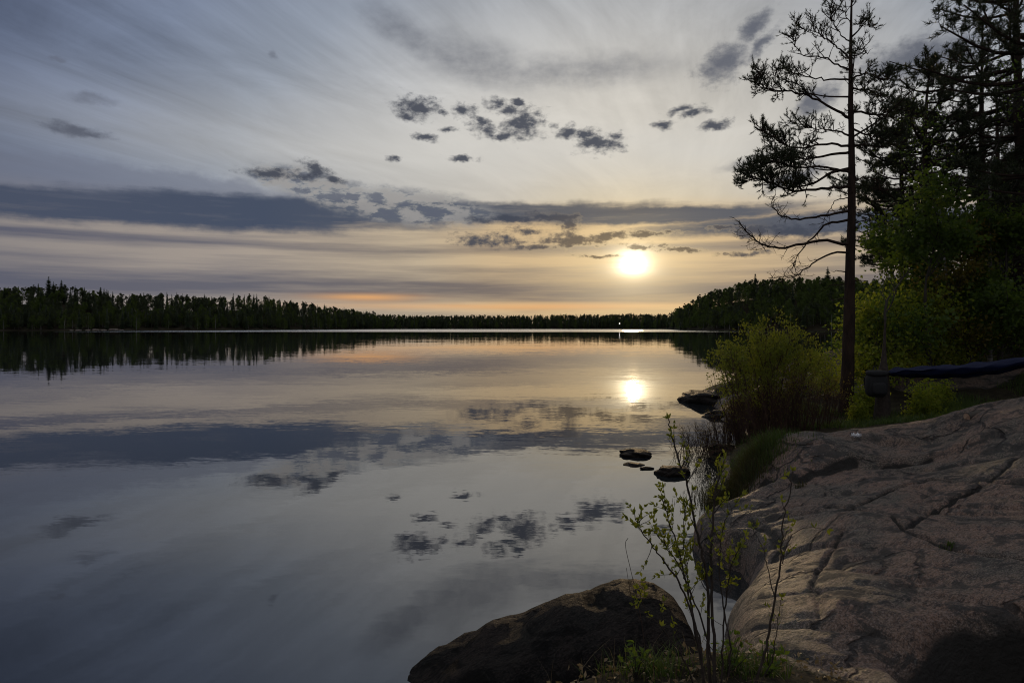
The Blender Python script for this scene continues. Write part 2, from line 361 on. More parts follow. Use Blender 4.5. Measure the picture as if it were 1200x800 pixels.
class MB:
    """collects vertex arrays and faces, then makes one mesh"""
    def __init__(s): s.v, s.f, s.n, s.mi = [], [], 0, []
    def add(s, v, f, mi=0):
        v = np.asarray(v, dtype=np.float64).reshape(-1, 3); f = np.asarray(f, dtype=np.int64)
        s.f.append(f+s.n); s.v.append(v); s.n += len(v); s.mi.append(mi)
    def tube(s, pts, rad, sides=6, mi=0, cap=True, rough=0.0):
        pts = [Vector(p) for p in pts]; n = len(pts)
        rings = []; side = None
        for i in range(n):
            tg = (pts[min(i+1, n-1)]-pts[max(i-1, 0)])
            if tg.length < 1e-9: tg = Vector((0, 0, 1))
            tg.normalize()
            if side is None: side = tg.cross(Vector((.31, .93, .17))).normalized()
            side = (side - tg*side.dot(tg)).normalized(); b = tg.cross(side)
            r = rad[i] if hasattr(rad, '__len__') else rad
            for k in range(sides):
                a = 2*PI*k/sides; rr = r*(1+rough*rnd.uniform(-1, 1))
                rings.append(pts[i]+side*(math.cos(a)*rr)+b*(math.sin(a)*rr))
        f = [(i*sides+k, i*sides+(k+1) % sides, (i+1)*sides+(k+1) % sides, (i+1)*sides+k) for i in range(n-1) for k in range(sides)]
        s.add([tuple(v) for v in rings], f, mi)
        if cap and sides >= 3:
            s.add([tuple(v) for v in rings[-sides:]], [tuple(range(sides))], mi)
            s.add([tuple(v) for v in rings[:sides]], [tuple(range(sides))[::-1]], mi)
    def leaves(s, c, length, width, mi=0, up=0.0, dirs=None, fold=.25):
        """leaf blades: two quads' worth folded along the midrib"""
        c = np.asarray(c, float).reshape(-1, 3); n = len(c)
        if n == 0: return
        d = rng.normal(size=(n, 3)) if dirs is None else np.asarray(dirs, float)+rng.normal(size=(n, 3))*.45
        d[:, 2] += up; d /= np.linalg.norm(d, axis=1)[:, None]+1e-9
        r = rng.normal(size=(n, 3)); w = np.cross(d, r); w /= np.linalg.norm(w, axis=1)[:, None]+1e-9
        nn = np.cross(d, w)
        L = (length*rng.uniform(.6, 1.25, n))[:, None]; Wd = (width*rng.uniform(.7, 1.2, n))[:, None]
        v = np.stack([c, c+d*L*.45+w*Wd*.5+nn*Wd*fold, c+d*L+nn*Wd*.1, c+d*L*.45-w*Wd*.5+nn*Wd*fold], axis=1).reshape(-1, 3)
        b = np.arange(n)[:, None]*4
        s.add(v, np.concatenate([b+np.array([[0, 1, 2]]), b+np.array([[0, 2, 3]])]), mi)
    def needles(s, c, dirs, k=12, length=.09, width=.007, spread=.75, mi=0):
        c = np.asarray(c, float).reshape(-1, 3); n = len(c)
        if n == 0: return
        dirs = np.asarray(dirs, float).reshape(-1, 3); dirs = dirs/(np.linalg.norm(dirs, axis=1)[:, None]+1e-9)
        cc = np.repeat(c, k, 0); dd = np.repeat(dirs, k, 0)
        cc = cc + dd*rng.uniform(-.5, .5, (n*k, 1))*length
        nd = dd + rng.normal(size=(n*k, 3))*spread; nd /= np.linalg.norm(nd, axis=1)[:, None]+1e-9
        w = np.cross(nd, rng.normal(size=(n*k, 3))); w /= np.linalg.norm(w, axis=1)[:, None]+1e-9
        L = length*rng.uniform(.7, 1.2, (n*k, 1))
        v = np.stack([cc-w*width*.5, cc+w*width*.5, cc+nd*L], axis=1).reshape(-1, 3)
        s.add(v, np.arange(n*k*3).reshape(-1, 3), mi)
    def blades(s, c, height, width, lean=.35, mi=0, segs=3):
        c = np.asarray(c, float).reshape(-1, 3); n = len(c)
        if n == 0: return
        a = rng.uniform(0, 2*PI, n); ld = np.stack([np.cos(a), np.sin(a), np.zeros(n)], 1)
        b = a+PI/2+rng.normal(size=n)*.6; wd = np.stack([np.cos(b), np.sin(b), np.zeros(n)], 1)
        H = (height*rng.uniform(.45, 1.2, n))[:, None] if not hasattr(height, '__len__') else np.asarray(height)[:, None]
        ln = np.abs(rng.normal(size=(n, 1)))*lean
        rows = []
        for i in range(segs+1):
            q = i/segs; ctr = c+ld*(H*ln*q*q)+np.array([0, 0, 1])*H*(q-.25*ln*q*q); ww = width*(1-q*.92)
            rows += [ctr-wd*ww*.5, ctr+wd*ww*.5]
        v = np.stack(rows, 1).reshape(-1, 3); m_ = 2*(segs+1); b0 = np.arange(n)[:, None]*m_
        s.add(v, np.concatenate([b0+np.array([[2*i, 2*i+1, 2*i+3, 2*i+2]]) for i in range(segs)]), mi)
    def mesh(s, name, mats, smooth=False):
        v = np.concatenate(s.v); me = bpy.data.meshes.new(name)
        me.vertices.add(len(v)); me.vertices.foreach_set('co', v.astype(np.float32).ravel())
        idx, start, tot, mi, p = [], [], [], [], 0
        for f, q in zip(s.f, s.mi):
            k = f.shape[1]; idx.append(f.ravel()); start.append(p+np.arange(len(f))*k); tot.append(np.full(len(f), k)); mi.append(np.full(len(f), q)); p += f.size
        idx = np.concatenate(idx); start = np.concatenate(start); tot = np.concatenate(tot); mi = np.concatenate(mi)
        me.loops.add(len(idx)); me.loops.foreach_set('vertex_index', idx.astype(np.int32))
        me.polygons.add(len(start)); me.polygons.foreach_set('loop_start', start.astype(np.int32)); me.polygons.foreach_set('loop_total', tot.astype(np.int32))
        me.polygons.foreach_set('material_index', mi.astype(np.int32))
        me.polygons.foreach_set('use_smooth', np.full(len(start), smooth))
        for q in (mats if isinstance(mats, (list, tuple)) else [mats]): me.materials.append(q)
        me.update(calc_edges=True); return me
    def build(s, name, mats, parent=None, smooth=False):
        return link(name, s.mesh(name, mats, smooth), parent)

def vnoise(x, y, seed=0):
    """smooth value noise on numpy arrays, about -1..1"""
    xi, yi = np.floor(x).astype(np.int64), np.floor(y).astype(np.int64); fx, fy = x-xi, y-yi
    fx, fy = fx*fx*(3-2*fx), fy*fy*(3-2*fy)
    def h(a, b):
        k = (a*374761393+b*668265263+seed*974711) & 0xffffffff; k = ((k ^ (k >> 13))*1274126177) & 0xffffffff
        return ((k ^ (k >> 16)) & 0xffff)/32767.5-1
    return (h(xi, yi)*(1-fx)+h(xi+1, yi)*fx)*(1-fy)+(h(xi, yi+1)*(1-fx)+h(xi+1, yi+1)*fx)*fy
def fbm(x, y, oct=4, seed=0, gain=.5):
    s, a, o_ = 0, 1, 1.0
    for i in range(oct):
        s = s+vnoise(x*o_+i*17.3, y*o_-i*9.1, seed+i)*a; a *= gain; o_ *= 2.03
    return s
def sst(a, b, x):
    q = np.clip((x-a)/(b-a), 0, 1); return q*q*(3-2*q)

# ------------------------------------------------------------------ lake
b = MB(); b.add([(-6000, -300, 0), (6000, -300, 0), (6000, 9000, 0), (-6000, 9000, 0)], [(0, 1, 2, 3)])
lake = b.build('lake', M['water']); lake['kind'] = 'structure'

# ------------------------------------------------------------------ near shore: one height field, split into bare granite and soil
def tps(pts, lam=1e-4):
    P = np.array([(p[0], p[1]) for p in pts]); z = np.array([p[2] for p in pts]); n = len(P)
    d2 = ((P[:, None]-P[None])**2).sum(-1); K = np.where(d2 > 0, .5*d2*np.log(d2+1e-12), 0)+lam*np.eye(n)
    Q = np.c_[np.ones(n), P]; A_ = np.zeros((n+3, n+3)); A_[:n, :n] = K; A_[:n, n:] = Q; A_[n:, :n] = Q.T
    w = np.linalg.solve(A_, np.r_[z, 0, 0, 0])
    def ev(x, y):
        sh = x.shape; q = np.stack([x.ravel(), y.ravel()], 1); r = np.empty(len(q))
        for i in range(0, len(q), 20000):
            d = ((q[i:i+20000, None]-P[None])**2).sum(-1)
            r[i:i+20000] = np.where(d > 0, .5*d*np.log(d+1e-12), 0) @ w[:n] + w[n] + q[i:i+20000] @ w[n+1:]
        return r.reshape(sh)
    return ev
ctl = [W(*c) for c in [
    (900, 800, 3.7), (1000, 800, 3.75), (1080, 800, 3.7), (880, 760, 4.3), (875, 722, 5.2), (876, 690, 6.0), (900, 650, 7.0), (882, 618, 7.8),
    (900, 590, 8.3), (935, 570, 8.6), (1000, 600, 7.0), (1000, 700, 5.0), (1100, 700, 5.0), (1100, 600, 7.0), (1200, 690, 4.9), (1200, 600, 6.5),
    (1200, 545, 7.7), (1200, 503, 8.8), (1200, 477, 9.6), (1130, 502, 9.9), (1100, 545, 8.8), (1100, 520, 10.0), (1050, 510, 10.6), (1000, 540, 9.3),
    (1000, 507, 11.0), (960, 556, 8.9), (1250, 458, 10.5), (940, 745, 4.6), (1060, 760, 4.3)]]
ctl += [Vector(c) for c in [(0, 0, 1.2), (2, .8, 1.22), (-1.5, 2, 1.1), (2.2, 2.4, 1.08), (4, 1.5, 1.15), (7, 2, 1.5), (6, 5, 1.25), (9, 6, 1.9), (0, 3.2, .92), (1.2, 3.6, .86),
    (4.4, 12.8, .62), (5.6, 13.2, .76), (7.3, 15, .85), (9, 12.6, .98), (11, 11.5, 1.45), (9.0, 15.5, .95), (11, 16, 1.15), (8, 19, .9), (13, 18, 1.8), (5.5, 17, .6), (8, 23, .7), (12, 24, 1.4), (16, 30, 2.0), (20, 40, 2.6), (30, 30, 3.5), (22, 16, 3.0), (14, 4, 2.2), (30, 60, 3), (60, 60, 5), (60, 20, 6), (60, 100, 4), (100, 130, 6)]]
land = tps(ctl)
# shoreline as (x at a given y): water lies to the left
SHY = np.array([-30, 1.0, 2.5, 3.6, 4.0, 4.3, 4.7, 5.4, 6.1, 6.8, 7.3, 7.8, 8.2, 8.75, 9.0, 9.4, 10.2, 11, 12, 13, 14, 15, 16, 17, 18.5, 20, 21.5, 23, 24, 25, 26.5, 28, 29.5, 40, 50, 100, 180])
SHX = np.array([-4, -4, -3, -1.0, .1, 1.05, 1.45, 1.68, 1.93, 2.26, 2.52, 2.60, 2.26, 2.30, 2.62, 3.1, 3.42, 3.6, 3.75, 3.95, 4.25, 4.75, 5.3, 5.8, 6.3, 6.4, 6.6, 7.0, 7.1, 7.15, 7.2, 7.3, 9.5, 19.3, 24.6, 54, 105])
def height(x, y):
    xs = np.interp(y, SHY, SHX) + fbm(x*.0+y*1.3, y*.0+3.1, 3, 5)*.06*sst(3, 6, y)
    d = x-xs
    L = land(x, y)
    # slope off into the water: steep beside the slab, gentle further along
    w = np.interp(y, [-30, 3.0, 4.2, 5.0, 7.2, 7.9, 8.3, 9.0, 9.6, 12, 16, 22, 40, 180], [2.0, 1.6, .5, .30, .36, .34, .12, .2, 1.2, 1.5, 1.6, 1.2, 9, 16])
    e = np.clip(d/w, -3, 1.0)
    prof = np.where(e > 0, np.sqrt(np.clip(1-(1-e)**2, 0, 1)), e*.8)
    z = np.where(e > 0, L*prof, np.maximum(e*.6, -1.2)) - .02
    return z, d, L
def rockmask(x, y, z):
    """1 where granite is bare"""
    n = fbm(x*.7, y*.7, 4, 21)*.55
    crest = np.interp(x, [2, 3.3, 4.4, 5.2, 6, 7, 8, 9, 10.5, 14], [9.3, 10.2, 11.6, 12.0, 12.1, 11.9, 11.2, 11.3, 12.0, 13])
    m_ = sst(.35, -.35, y-crest+n*.5)
    bank = sst(.15, -.15, (y-(4.25+.25*n)+(x-1.55)*.9)) * sst(2.6, 2.0, x+n*.2)      # soil of the near bank
    hollow = sst(1.0, .78, np.hypot((x-3.3)/1.1, (y-3.75)/.95)+n*.12)
    m_ = m_*(1-bank)
    sea = sst(.42, .1, z)*sst(3.8, 4.8, y)*sst(30, 26, y)
    ridge = sst(.5, 1.0, 1.5-np.hypot((x-10.6)/3.0, (y-17.5)/1.3)+n*.5) + sst(.5, 1.0, 1.5-np.hypot((x-8.6)/1.8, (y-21)/1.4)+n*.4)+sst(.5, 1., 1.5-np.hypot((x-7)/1.6, (y-23.4)/1.1)+n*.2)
    return np.clip(np.maximum(np.maximum(m_, sea), ridge), 0, 1)
def relief(x, y, z, d, rock):
    a = sst(-.05, .5, d)
    u, v = x*.79-y*.61, x*.61+y*.79
    lump = fbm(x*.5+3, y*.5, 2, 40)*.05 + fbm(u*.4, v*.9, 2, 41)*.02
    ridged = (1-np.abs(fbm(u*.5, v*1.3, 3, 44)))**9*-.05
    small = fbm(u*2.0, v*4.2, 4, 50)*.010 - (1-np.abs(fbm(u*1.6+3, v*3.4, 4, 52)))**6*.012 - (1-np.abs(fbm(x*3.1+3, y*3.1, 3, 53)))**8*.010 + fbm(x*9, y*9, 2, 55)*.006
    damp = np.interp(np.hypot(x, y), [0, 2.5, 4.5], [.2, .4, 1])
    z = z + rock*a*(lump*damp+ridged*damp+small) + (1-rock)*a*(fbm(x*1.1, y*1.1, 3, 60)*.06+fbm(x*5, y*5, 2, 61)*.02)
    # the hummock in front of the pine and the dip beside it
    z = z + .30*np.exp(-((x-4.15)/.62)**2-((y-10.6)/.7)**2) - .10*np.exp(-((x-3.75)/.9)**2-((y-9.35)/.35)**2)
    z = z + .10*np.exp(-((x-6.0)/1.3)**2-((y-10.3)/.55)**2) - .07*np.exp(-((x-5.0)/1.1)**2-((y-9.35)/.25)**2) - .09*np.exp(-(((x-5.2)+(y-8.9)*.3)/.45)**2-((y-8.85)/.18)**2) - .09*np.exp(-((x-6.25+(y-8.5)*.8)/.55)**2-((y-8.5)/.2)**2)
    wob = fbm(x*1.3, y*.6, 3, 66)*.16
    for lx, ly, cx, wx_, hh_, back in [([3.2, 4.05, 4.8, 5.5], [8.95, 9.1, 9.4, 9.7], 4.2, .85, .18, 1.7), ([4.8, 5.6, 6.3, 7.2], [9.45, 9.35, 8.95, 8.6], 5.9, 1.0, .10, 1.3), ([5, 6, 7, 8], [10.3, 10.0, 9.9, 9.6], 6.4, 1.3, .08, .8)]:
        s_ = y-np.interp(x, lx, ly)-wob
        z = z + hh_*sst(-.02, .22, s_)*np.exp(-np.maximum(s_-.2, 0)/back)*np.exp(-((x-cx)/wx_)**4)
    z = z - .55*sst(1.05, .55, np.hypot((x-3.3)/1.1, (y-3.75)/.95)+.10*fbm(x*2, y*2, 2, 62))
    for k, (cx, cy, r_, h_) in enumerate([(8.6, 21, 1.7, .35), (10.6, 17.5, 2.4, .42), (8.4, 25.6, 1.5, .25), (7.4, 20.6, .9, .15), (13, 12.2, 2.2, .12)]):
        z = z + h_*np.exp(-((x-cx)/r_)**2-((y-cy)/(r_*.45))**2)*(1+.5*fbm(x*1.2, y*1.2, 3, 70+k))
    return z
def axis(segs):
    out = []
    for a, b_, st in segs: out.append(np.arange(a, b_-1e-6, st))
    return np.concatenate(out+[[segs[-1][1]]])
gx = axis([(-12, -3, .9), (-3, .4, .14), (.4, 1.4, .05), (1.4, 6.6, .030), (6.6, 10, .06), (10, 16, .18), (16, 40, 1.0), (40, 130, 4)])
gy = axis([(-25, -2, 1.5), (-2, 2.2, .2), (2.2, 11.5, .030), (11.5, 14, .06), (14, 26, .14), (26, 50, .8), (50, 180, 4)])
GX, GY = np.meshgrid(gx, gy)
Z0, DSH, LND = height(GX, GY)
ROCK = rockmask(GX, GY, Z0)
Z = relief(GX, GY, Z0, DSH, ROCK)
# cracks in the slab, followed along the surface
def ground_z(x, y):
    i = np.clip(np.searchsorted(gx, x)-1, 0, len(gx)-2); j = np.clip(np.searchsorted(gy, y)-1, 0, len(gy)-2)
    a, c = (x-gx[i])/(gx[i+1]-gx[i]), (y-gy[j])/(gy[j+1]-gy[j])
    return (Z[j, i]*(1-a)+Z[j, i+1]*a)*(1-c)+(Z[j+1, i]*(1-a)+Z[j+1, i+1]*a)*c
def onground(px, py, d0=3.0, d1=40.0):
    d = d0
    while d < d1:
        p = W(px, py, d)
        if p.z < ground_z(p.x, p.y): return p
        d += .02
    return W(px, py, d1)
def carve(line, width, depth):
    pts = [onground(*p) for p in line]; q = []
    for a, c in zip(pts, pts[1:]):
        n = max(2, int((c-a).length/.12))
        for k in range(n): q.append((a.x+(c.x-a.x)*k/n+rnd.gauss(0, .012), a.y+(c.y-a.y)*k/n+rnd.gauss(0, .012)))
    q.append((pts[-1].x, pts[-1].y)); best = np.full(Z.shape, 9.0)
    for (x0, y0), (x1, y1) in zip(q, q[1:]):
        i0, i1 = np.searchsorted(gx, min(x0, x1)-.3), np.searchsorted(gx, max(x0, x1)+.3)
        j0, j1 = np.searchsorted(gy, min(y0, y1)-.3), np.searchsorted(gy, max(y0, y1)+.3)
        sx_, sy_ = GX[j0:j1, i0:i1], GY[j0:j1, i0:i1]; L2 = (x1-x0)**2+(y1-y0)**2+1e-9
        tt = np.clip(((sx_-x0)*(x1-x0)+(sy_-y0)*(y1-y0))/L2, 0, 1)
        best[j0:j1, i0:i1] = np.minimum(best[j0:j1, i0:i1], np.hypot(sx_-x0-tt*(x1-x0), sy_-y0-tt*(y1-y0)))
    return depth*np.exp(-(best/width)**2)
CUT = np.zeros_like(Z)
for line, wd, dp in [([(970, 592), (1005, 596), (1051, 609), (1060, 621), (1115, 643), (1160, 651), (1200, 655)], .020, .07),
                     ([(991, 598), (1010, 590), (1030, 579), (1060, 568), (1098, 560)], .024, .075),
                     ([(1063, 617), (1098, 596), (1120, 584), (1140, 575)], .034, .08),
                     ([(947, 694), (958, 670), (970, 655), (987, 621)], .018, .045),
                     ([(1140, 575), (1165, 560), (1185, 540), (1200, 533)], .03, .055),
                     ([(1098, 560), (1150, 565), (1200, 566)], .03, .035),
                     ([(960, 720), (962, 705), (957, 690)], .03, .03), ([(1038, 548), (1060, 546), (1089, 540)], .06, .07),
                     ([(880, 612), (905, 622), (915, 640), (908, 655)], .05, .06), ([(893, 566), (935, 562), (985, 545), (1000, 540)], .06, .08)]:
    CUT = np.maximum(CUT, carve(line, wd, dp))
Z = Z-CUT
ny_, nx_ = Z.shape
V = np.stack([GX, GY, Z], -1).reshape(-1, 3)
jj, ii = np.meshgrid(np.arange(ny_-1), np.arange(nx_-1), indexing='ij')
q0 = (jj*nx_+ii).ravel(); quads = np.stack([q0, q0+1, q0+nx_+1, q0+nx_], 1)
HOL = sst(1.02, .80, np.hypot((GX-3.3)/1.1, (GY-3.75)/.95)+.10*fbm(GX*2, GY*2, 2, 62)); SOIL_DARK = np.maximum(np.maximum(HOL, 1.6*(1-ROCK)), CUT*18).ravel()  # soil margins and crack dirt, plus the hollow coloured near-black
rq = ROCK.ravel()[quads].mean(1) > .5
def submesh(name, sel, m_):
    f = quads[sel]; u, inv = np.unique(f, return_inverse=True)
    b_ = MB(); b_.add(V[u], inv.reshape(f.shape)); o_ = b_.build(name, m_, None, True); o_['kind'] = 'structure'
    at_ = o_.data.attributes.new('soil_dark', 'FLOAT', 'POINT'); at_.data.foreach_set('value', SOIL_DARK[u].astype(np.float32)); return o_
zq = V[:, 2][quads].max(1) > -1.0
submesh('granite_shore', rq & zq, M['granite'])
submesh('ground', ~rq & zq, M['soil_dark'])

# ------------------------------------------------------------------ boulder and stones in the water
def superrock(name, ridge, wf, wb, label, cat, m_, group=None, base=-.35, nseg=70, mseg=46, rough=.03, seed=3):
    """ridge: crest points (Vector); wf/wb: reach in front of and behind the crest"""
    r = np.array([tuple(p) for p in ridge]); s_ = np.linspace(0, 1, len(r)); t_ = np.linspace(0, 1, nseg)
    cr = np.stack([np.interp(t_, s_, r[:, k]) for k in range(3)], 1)
    for _ in range(4): cr[1:-1] = (cr[:-2]+2*cr[1:-1]+cr[2:])/4
    a = np.linspace(0, PI, mseg); prof = np.sin(t_*PI)**.42
    v = np.empty((nseg, mseg, 3)); hz = cr[:, 2]-base
    for i in range(nseg):
        ca_ = np.cos(a); wv = np.where(ca_ > 0, wf, wb)*prof[i]
        v[i, :, 0] = cr[i, 0]; v[i, :, 1] = cr[i, 1]-np.sign(ca_)*np.abs(ca_)**.85*wv
        v[i, :, 2] = base+np.maximum(hz[i], .02)*np.sin(a)**.62
    n_ = fbm(v[..., 0]*3+v[..., 2]*2, v[..., 1]*3-v[..., 2]*2.3, 5, seed)*rough + fbm(v[..., 0]*12+v[..., 2]*7, v[..., 1]*12, 3, seed+9)*rough*.22
    v[..., 2] += n_; v[..., 1] += n_*.6
    b_ = MB(); i_, k_ = np.meshgrid(np.arange(nseg-1), np.arange(mseg-1), indexing='ij'); q = (i_*mseg+k_).ravel()
    b_.add(v.reshape(-1, 3), np.stack([q, q+mseg, q+mseg+1, q+1], 1))
    return tag(b_.build(name, m_, None, True), label, cat, group)
ridge = [W(*c) for c in [(478, 790, 5.5), (486, 785, 5.54), (502, 770, 5.6), (522, 757, 5.65), (570, 736, 5.75), (620, 716, 5.8), (665, 694, 5.85), (700, 683, 5.9), (745, 679, 5.9), (775, 687, 5.85), (795, 700, 5.78), (804, 716, 5.7), (808, 742, 5.6), (809, 790, 5.5)]]
for k_, q_ in enumerate(ridge): q_.z -= .05*min(1, k_/5)
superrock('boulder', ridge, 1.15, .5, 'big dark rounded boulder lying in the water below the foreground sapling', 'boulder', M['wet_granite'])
def stone(name, px, py, d, w, dep, h, label, cat='stone', m_=M['wet_granite'], group=None, seed=1, rot=0.0, parent=None, zoff=0):
    c = W(px, py, d); nseg, mseg = 28, 16
    a = np.linspace(0, 2*PI, nseg, endpoint=False); e = np.linspace(-.5, PI/2, mseg)
    v = []
    for q in e:
        for k in a: v.append((math.cos(k)*math.cos(q), math.sin(k)*math.cos(q), math.sin(q)))
    v = np.array(v); n_ = fbm(v[:, 0]*1.6+seed*7+v[:, 2], v[:, 1]*1.6+v[:, 2]*.7, 4, seed)
    v = v*(1+n_[:, None]*.24); v[:, 2] = np.sign(v[:, 2])*np.abs(v[:, 2])**.8
    x, y = v[:, 0]*w/2, v[:, 1]*dep/2
    v = np.stack([x*math.cos(rot)-y*math.sin(rot), x*math.sin(rot)+y*math.cos(rot), v[:, 2]*h], 1)
    f = [(i*nseg+k, i*nseg+(k+1) % nseg, (i+1)*nseg+(k+1) % nseg, (i+1)*nseg+k) for i in range(mseg-1) for k in range(nseg)]
    b_ = MB(); b_.add(v, f); o_ = b_.build(name, m_ or M['granite'], parent, True); o_.location = (c.x, c.y, c.z+zoff)
    if parent is None: tag(o_, label, cat, group)
    return o_
gs_ = 'low stones breaking the calm water'
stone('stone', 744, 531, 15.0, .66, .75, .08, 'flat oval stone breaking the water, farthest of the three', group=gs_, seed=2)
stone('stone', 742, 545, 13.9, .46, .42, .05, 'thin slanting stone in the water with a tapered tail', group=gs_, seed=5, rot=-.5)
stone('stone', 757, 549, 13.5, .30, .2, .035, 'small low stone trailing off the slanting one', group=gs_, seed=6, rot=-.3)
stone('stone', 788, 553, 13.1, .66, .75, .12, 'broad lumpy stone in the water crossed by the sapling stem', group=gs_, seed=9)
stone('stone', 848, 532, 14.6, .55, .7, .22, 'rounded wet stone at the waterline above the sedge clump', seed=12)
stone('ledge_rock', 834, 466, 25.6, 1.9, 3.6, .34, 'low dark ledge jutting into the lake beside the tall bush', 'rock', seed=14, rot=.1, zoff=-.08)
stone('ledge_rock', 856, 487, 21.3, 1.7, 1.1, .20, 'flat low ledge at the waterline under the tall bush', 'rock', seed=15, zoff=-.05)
stone('rock', 966, 468, 20.0, 1.6, 1.3, .55, 'pale broken rock showing between the tall bush and the pine', 'rock', M['granite'], seed=17, rot=.3, zoff=-.1)
stone('rock', 978, 478, 18.6, .9, .8, .34, 'grey rock just behind the foot of the pine', 'rock', seed=19, zoff=-.1)
stone('rock', 760, 800, 3.95, .22, .2, .11, 'small grey rock among the grass in front of the boulder', 'rock', seed=23)

# ------------------------------------------------------------------ the lone pine
def spline(pts, n):
    """Catmull-Rom through Vectors"""
    p = [pts[0]*2-pts[1]]+list(pts)+[pts[-1]*2-pts[-2]]; out = []
    segs = len(pts)-1
    for k in range(n+1):
        u = k/n*segs; i = min(int(u), segs-1); t_ = u-i; a, b_, c, d = p[i:i+4]
        out.append(.5*((2*b_)+(c-a)*t_+(2*a-5*b_+4*c-d)*t_*t_+(3*b_-a-3*c+d)*t_**3))
    return out
def twigs(b_, path, start, n, ln, r, depth, tips, up=.35, kink=.35, planar=.0):
    """side shoots along a limb; collects shoot tips (position, direction) for needles or leaves"""
    m_ = len(path)
    for _ in range(n):
        u = start+(1-start)*rnd.random()**.8; i = min(int(u*(m_-1)), m_-2)
        base = path[i].lerp(path[i+1], u*(m_-1)-i); dr = (path[i+1]-path[i]).normalized()
        sd = Vector((rnd.gauss(0, 1), rnd.gauss(0, 1), rnd.gauss(0, .6)+up)); d = (dr*rnd.uniform(.35, 1.0)+sd.normalized()*rnd.uniform(.6, 1.1)).normalized()
        L = ln*rnd.uniform(.5, 1.2)*(1.15-.5*u); pts = [base]; k_ = 4
        for j in range(k_):
            d = (d+Vector((rnd.gauss(0, kink), rnd.gauss(0, kink), rnd.gauss(0, kink)+up*.35))*.5).normalized()
            pts.append(pts[-1]+d*L/k_)
        b_.tube(pts, [r*(1-.7*j/k_) for j in range(k_+1)], 4, cap=False)
        if depth > 0: twigs(b_, pts, .25, 3, ln*.5, r*.6, depth-1, tips, up, kink)
        tips.append((pts[-1], d)); tips.append((pts[-2], d))
        if depth == 0 and rnd.random() < .6: tips.append((pts[2], d))
PD = 15.0
pine = thing('pine_tree', 'tall sparse lone pine with bare lower limbs standing behind the slab', 'pine', tuple(W(990, 487, PD)))
org = pine.location.copy()
def loc(p): return p-org
tr = [W(*c, PD) for c in [(989, 497), (991, 487), (993, 440), (995, 380), (996, 320), (998, 250), (998, 180), (997, 120), (997, 60), (998, 0), (1000, -40)]]
tp = spline([loc(p) for p in tr], 44)
def trad(z): return float(np.interp(z, [-.3, .0, .5, 1.5, 4, 7, 9.3], [.22, .17, .142, .126, .088, .052, .016]))
b = MB(); b.tube(tp, [trad(p.z) for p in tp], 12, rough=.06); trunk = b.build('trunk', M['bark'], pine, True)
def trunk_at(z):
    for a, c in zip(tp, tp[1:]):
        if a.z <= z <= c.z: return a.lerp(c, (z-a.z)/(c.z-a.z+1e-9))
    return tp[-1]
crown = MB(); tips = []
# traced limbs: (pixel polyline, sideways depth, radius, needles density 0..3, start of foliage)
limbs = [([(994, 285), (952, 283), (915, 291), (892, 285), (876, 274), (866, 259)], -.5, .036, 0, .4), ([(994, 257), (971, 262), (952, 279), (937, 296), (929, 312)], .5, .030, 0, .4),
    ([(994, 247), (964, 253), (934, 257), (915, 252), (904, 240), (908, 228)], .3, .030, 0, .5), ([(993, 294), (969, 299), (946, 312), (931, 324), (900, 325)], -.3, .026, 0, .5),
    ([(991, 319), (975, 318)], 0, .02, -1, 0), ([(992, 333), (975, 334), (962, 341)], .1, .014, -1, 0), ([(994, 232), (981, 234), (972, 245), (964, 262)], .2, .014, 0, .3),
    ([(994, 219), (964, 221), (934, 224), (911, 218), (890, 210), (868, 214)], -.4, .036, 3, .55), ([(994, 197), (971, 204), (949, 217), (925, 216), (904, 205), (880, 196)], .5, .034, 3, .5),
    ([(994, 203), (968, 196), (930, 196), (905, 190), (872, 203)], -.8, .030, 3, .55), ([(994, 178), (964, 183), (941, 186), (915, 182), (900, 165)], .4, .032, 2.4, .5),
    ([(995, 172), (970, 168), (935, 174), (912, 165), (893, 152)], -.5, .030, 2.2, .55), ([(996, 160), (975, 152), (950, 150), (925, 142)], .7, .024, 2.0, .5),
    ([(996, 139), (971, 124), (945, 112), (922, 107), (900, 105), (886, 96)], -.2, .032, 1.8, .6), ([(962, 118), (940, 103), (920, 93), (896, 87), (886, 92)], -.4, .016, 1.5, .5),
    ([(996, 94), (967, 92), (945, 90), (926, 84), (915, 78)], .4, .022, 1.6, .6), ([(996, 82), (979, 75), (964, 67), (945, 66), (932, 54), (929, 40)], -.2, .022, 1.0, .55),
    ([(997, 71), (982, 56), (967, 45), (955, 36), (950, 24)], .3, .02, .7, .5), ([(975, 51), (962, 44), (940, 34), (933, 30)], .2, .012, .7, .4), ([(997, 50), (985, 40), (975, 20), (977, 5)], -.3, .016, .8, .4), ([(998, 30), (990, 15), (982, -5)], .2, .012, .6, .4), ([(998, 8), (1006, -6), (1009, -20)], .1, .010, .6, .4),
    ([(1001, 94), (1016, 86), (1035, 94), (1044, 86)], .2, .024, 3, .3), ([(1000, 104), (1020, 106), (1038, 118)], -.5, .022, 2.2, .3), ([(1000, 129), (1027, 135), (1048, 128), (1076, 134)], .4, .028, 3.2, .3),
    ([(1000, 150), (1022, 160), (1052, 156)], -.3, .026, 3, .25), ([(1001, 169), (1025, 172), (1058, 168)], .5, .028, 3.2, .25), ([(1003, 210), (1020, 208), (1030, 214), (1036, 222)], 0, .018, 0, .3),
    ([(1000, 30), (1012, 27), (1020, 33)], .2, .01, .4, .3), ([(1000, 62), (1010, 58), (1016, 64)], -.2, .01, .3, .3), ([(1001, 245), (1012, 246)], 0, .008, -1, 0)]
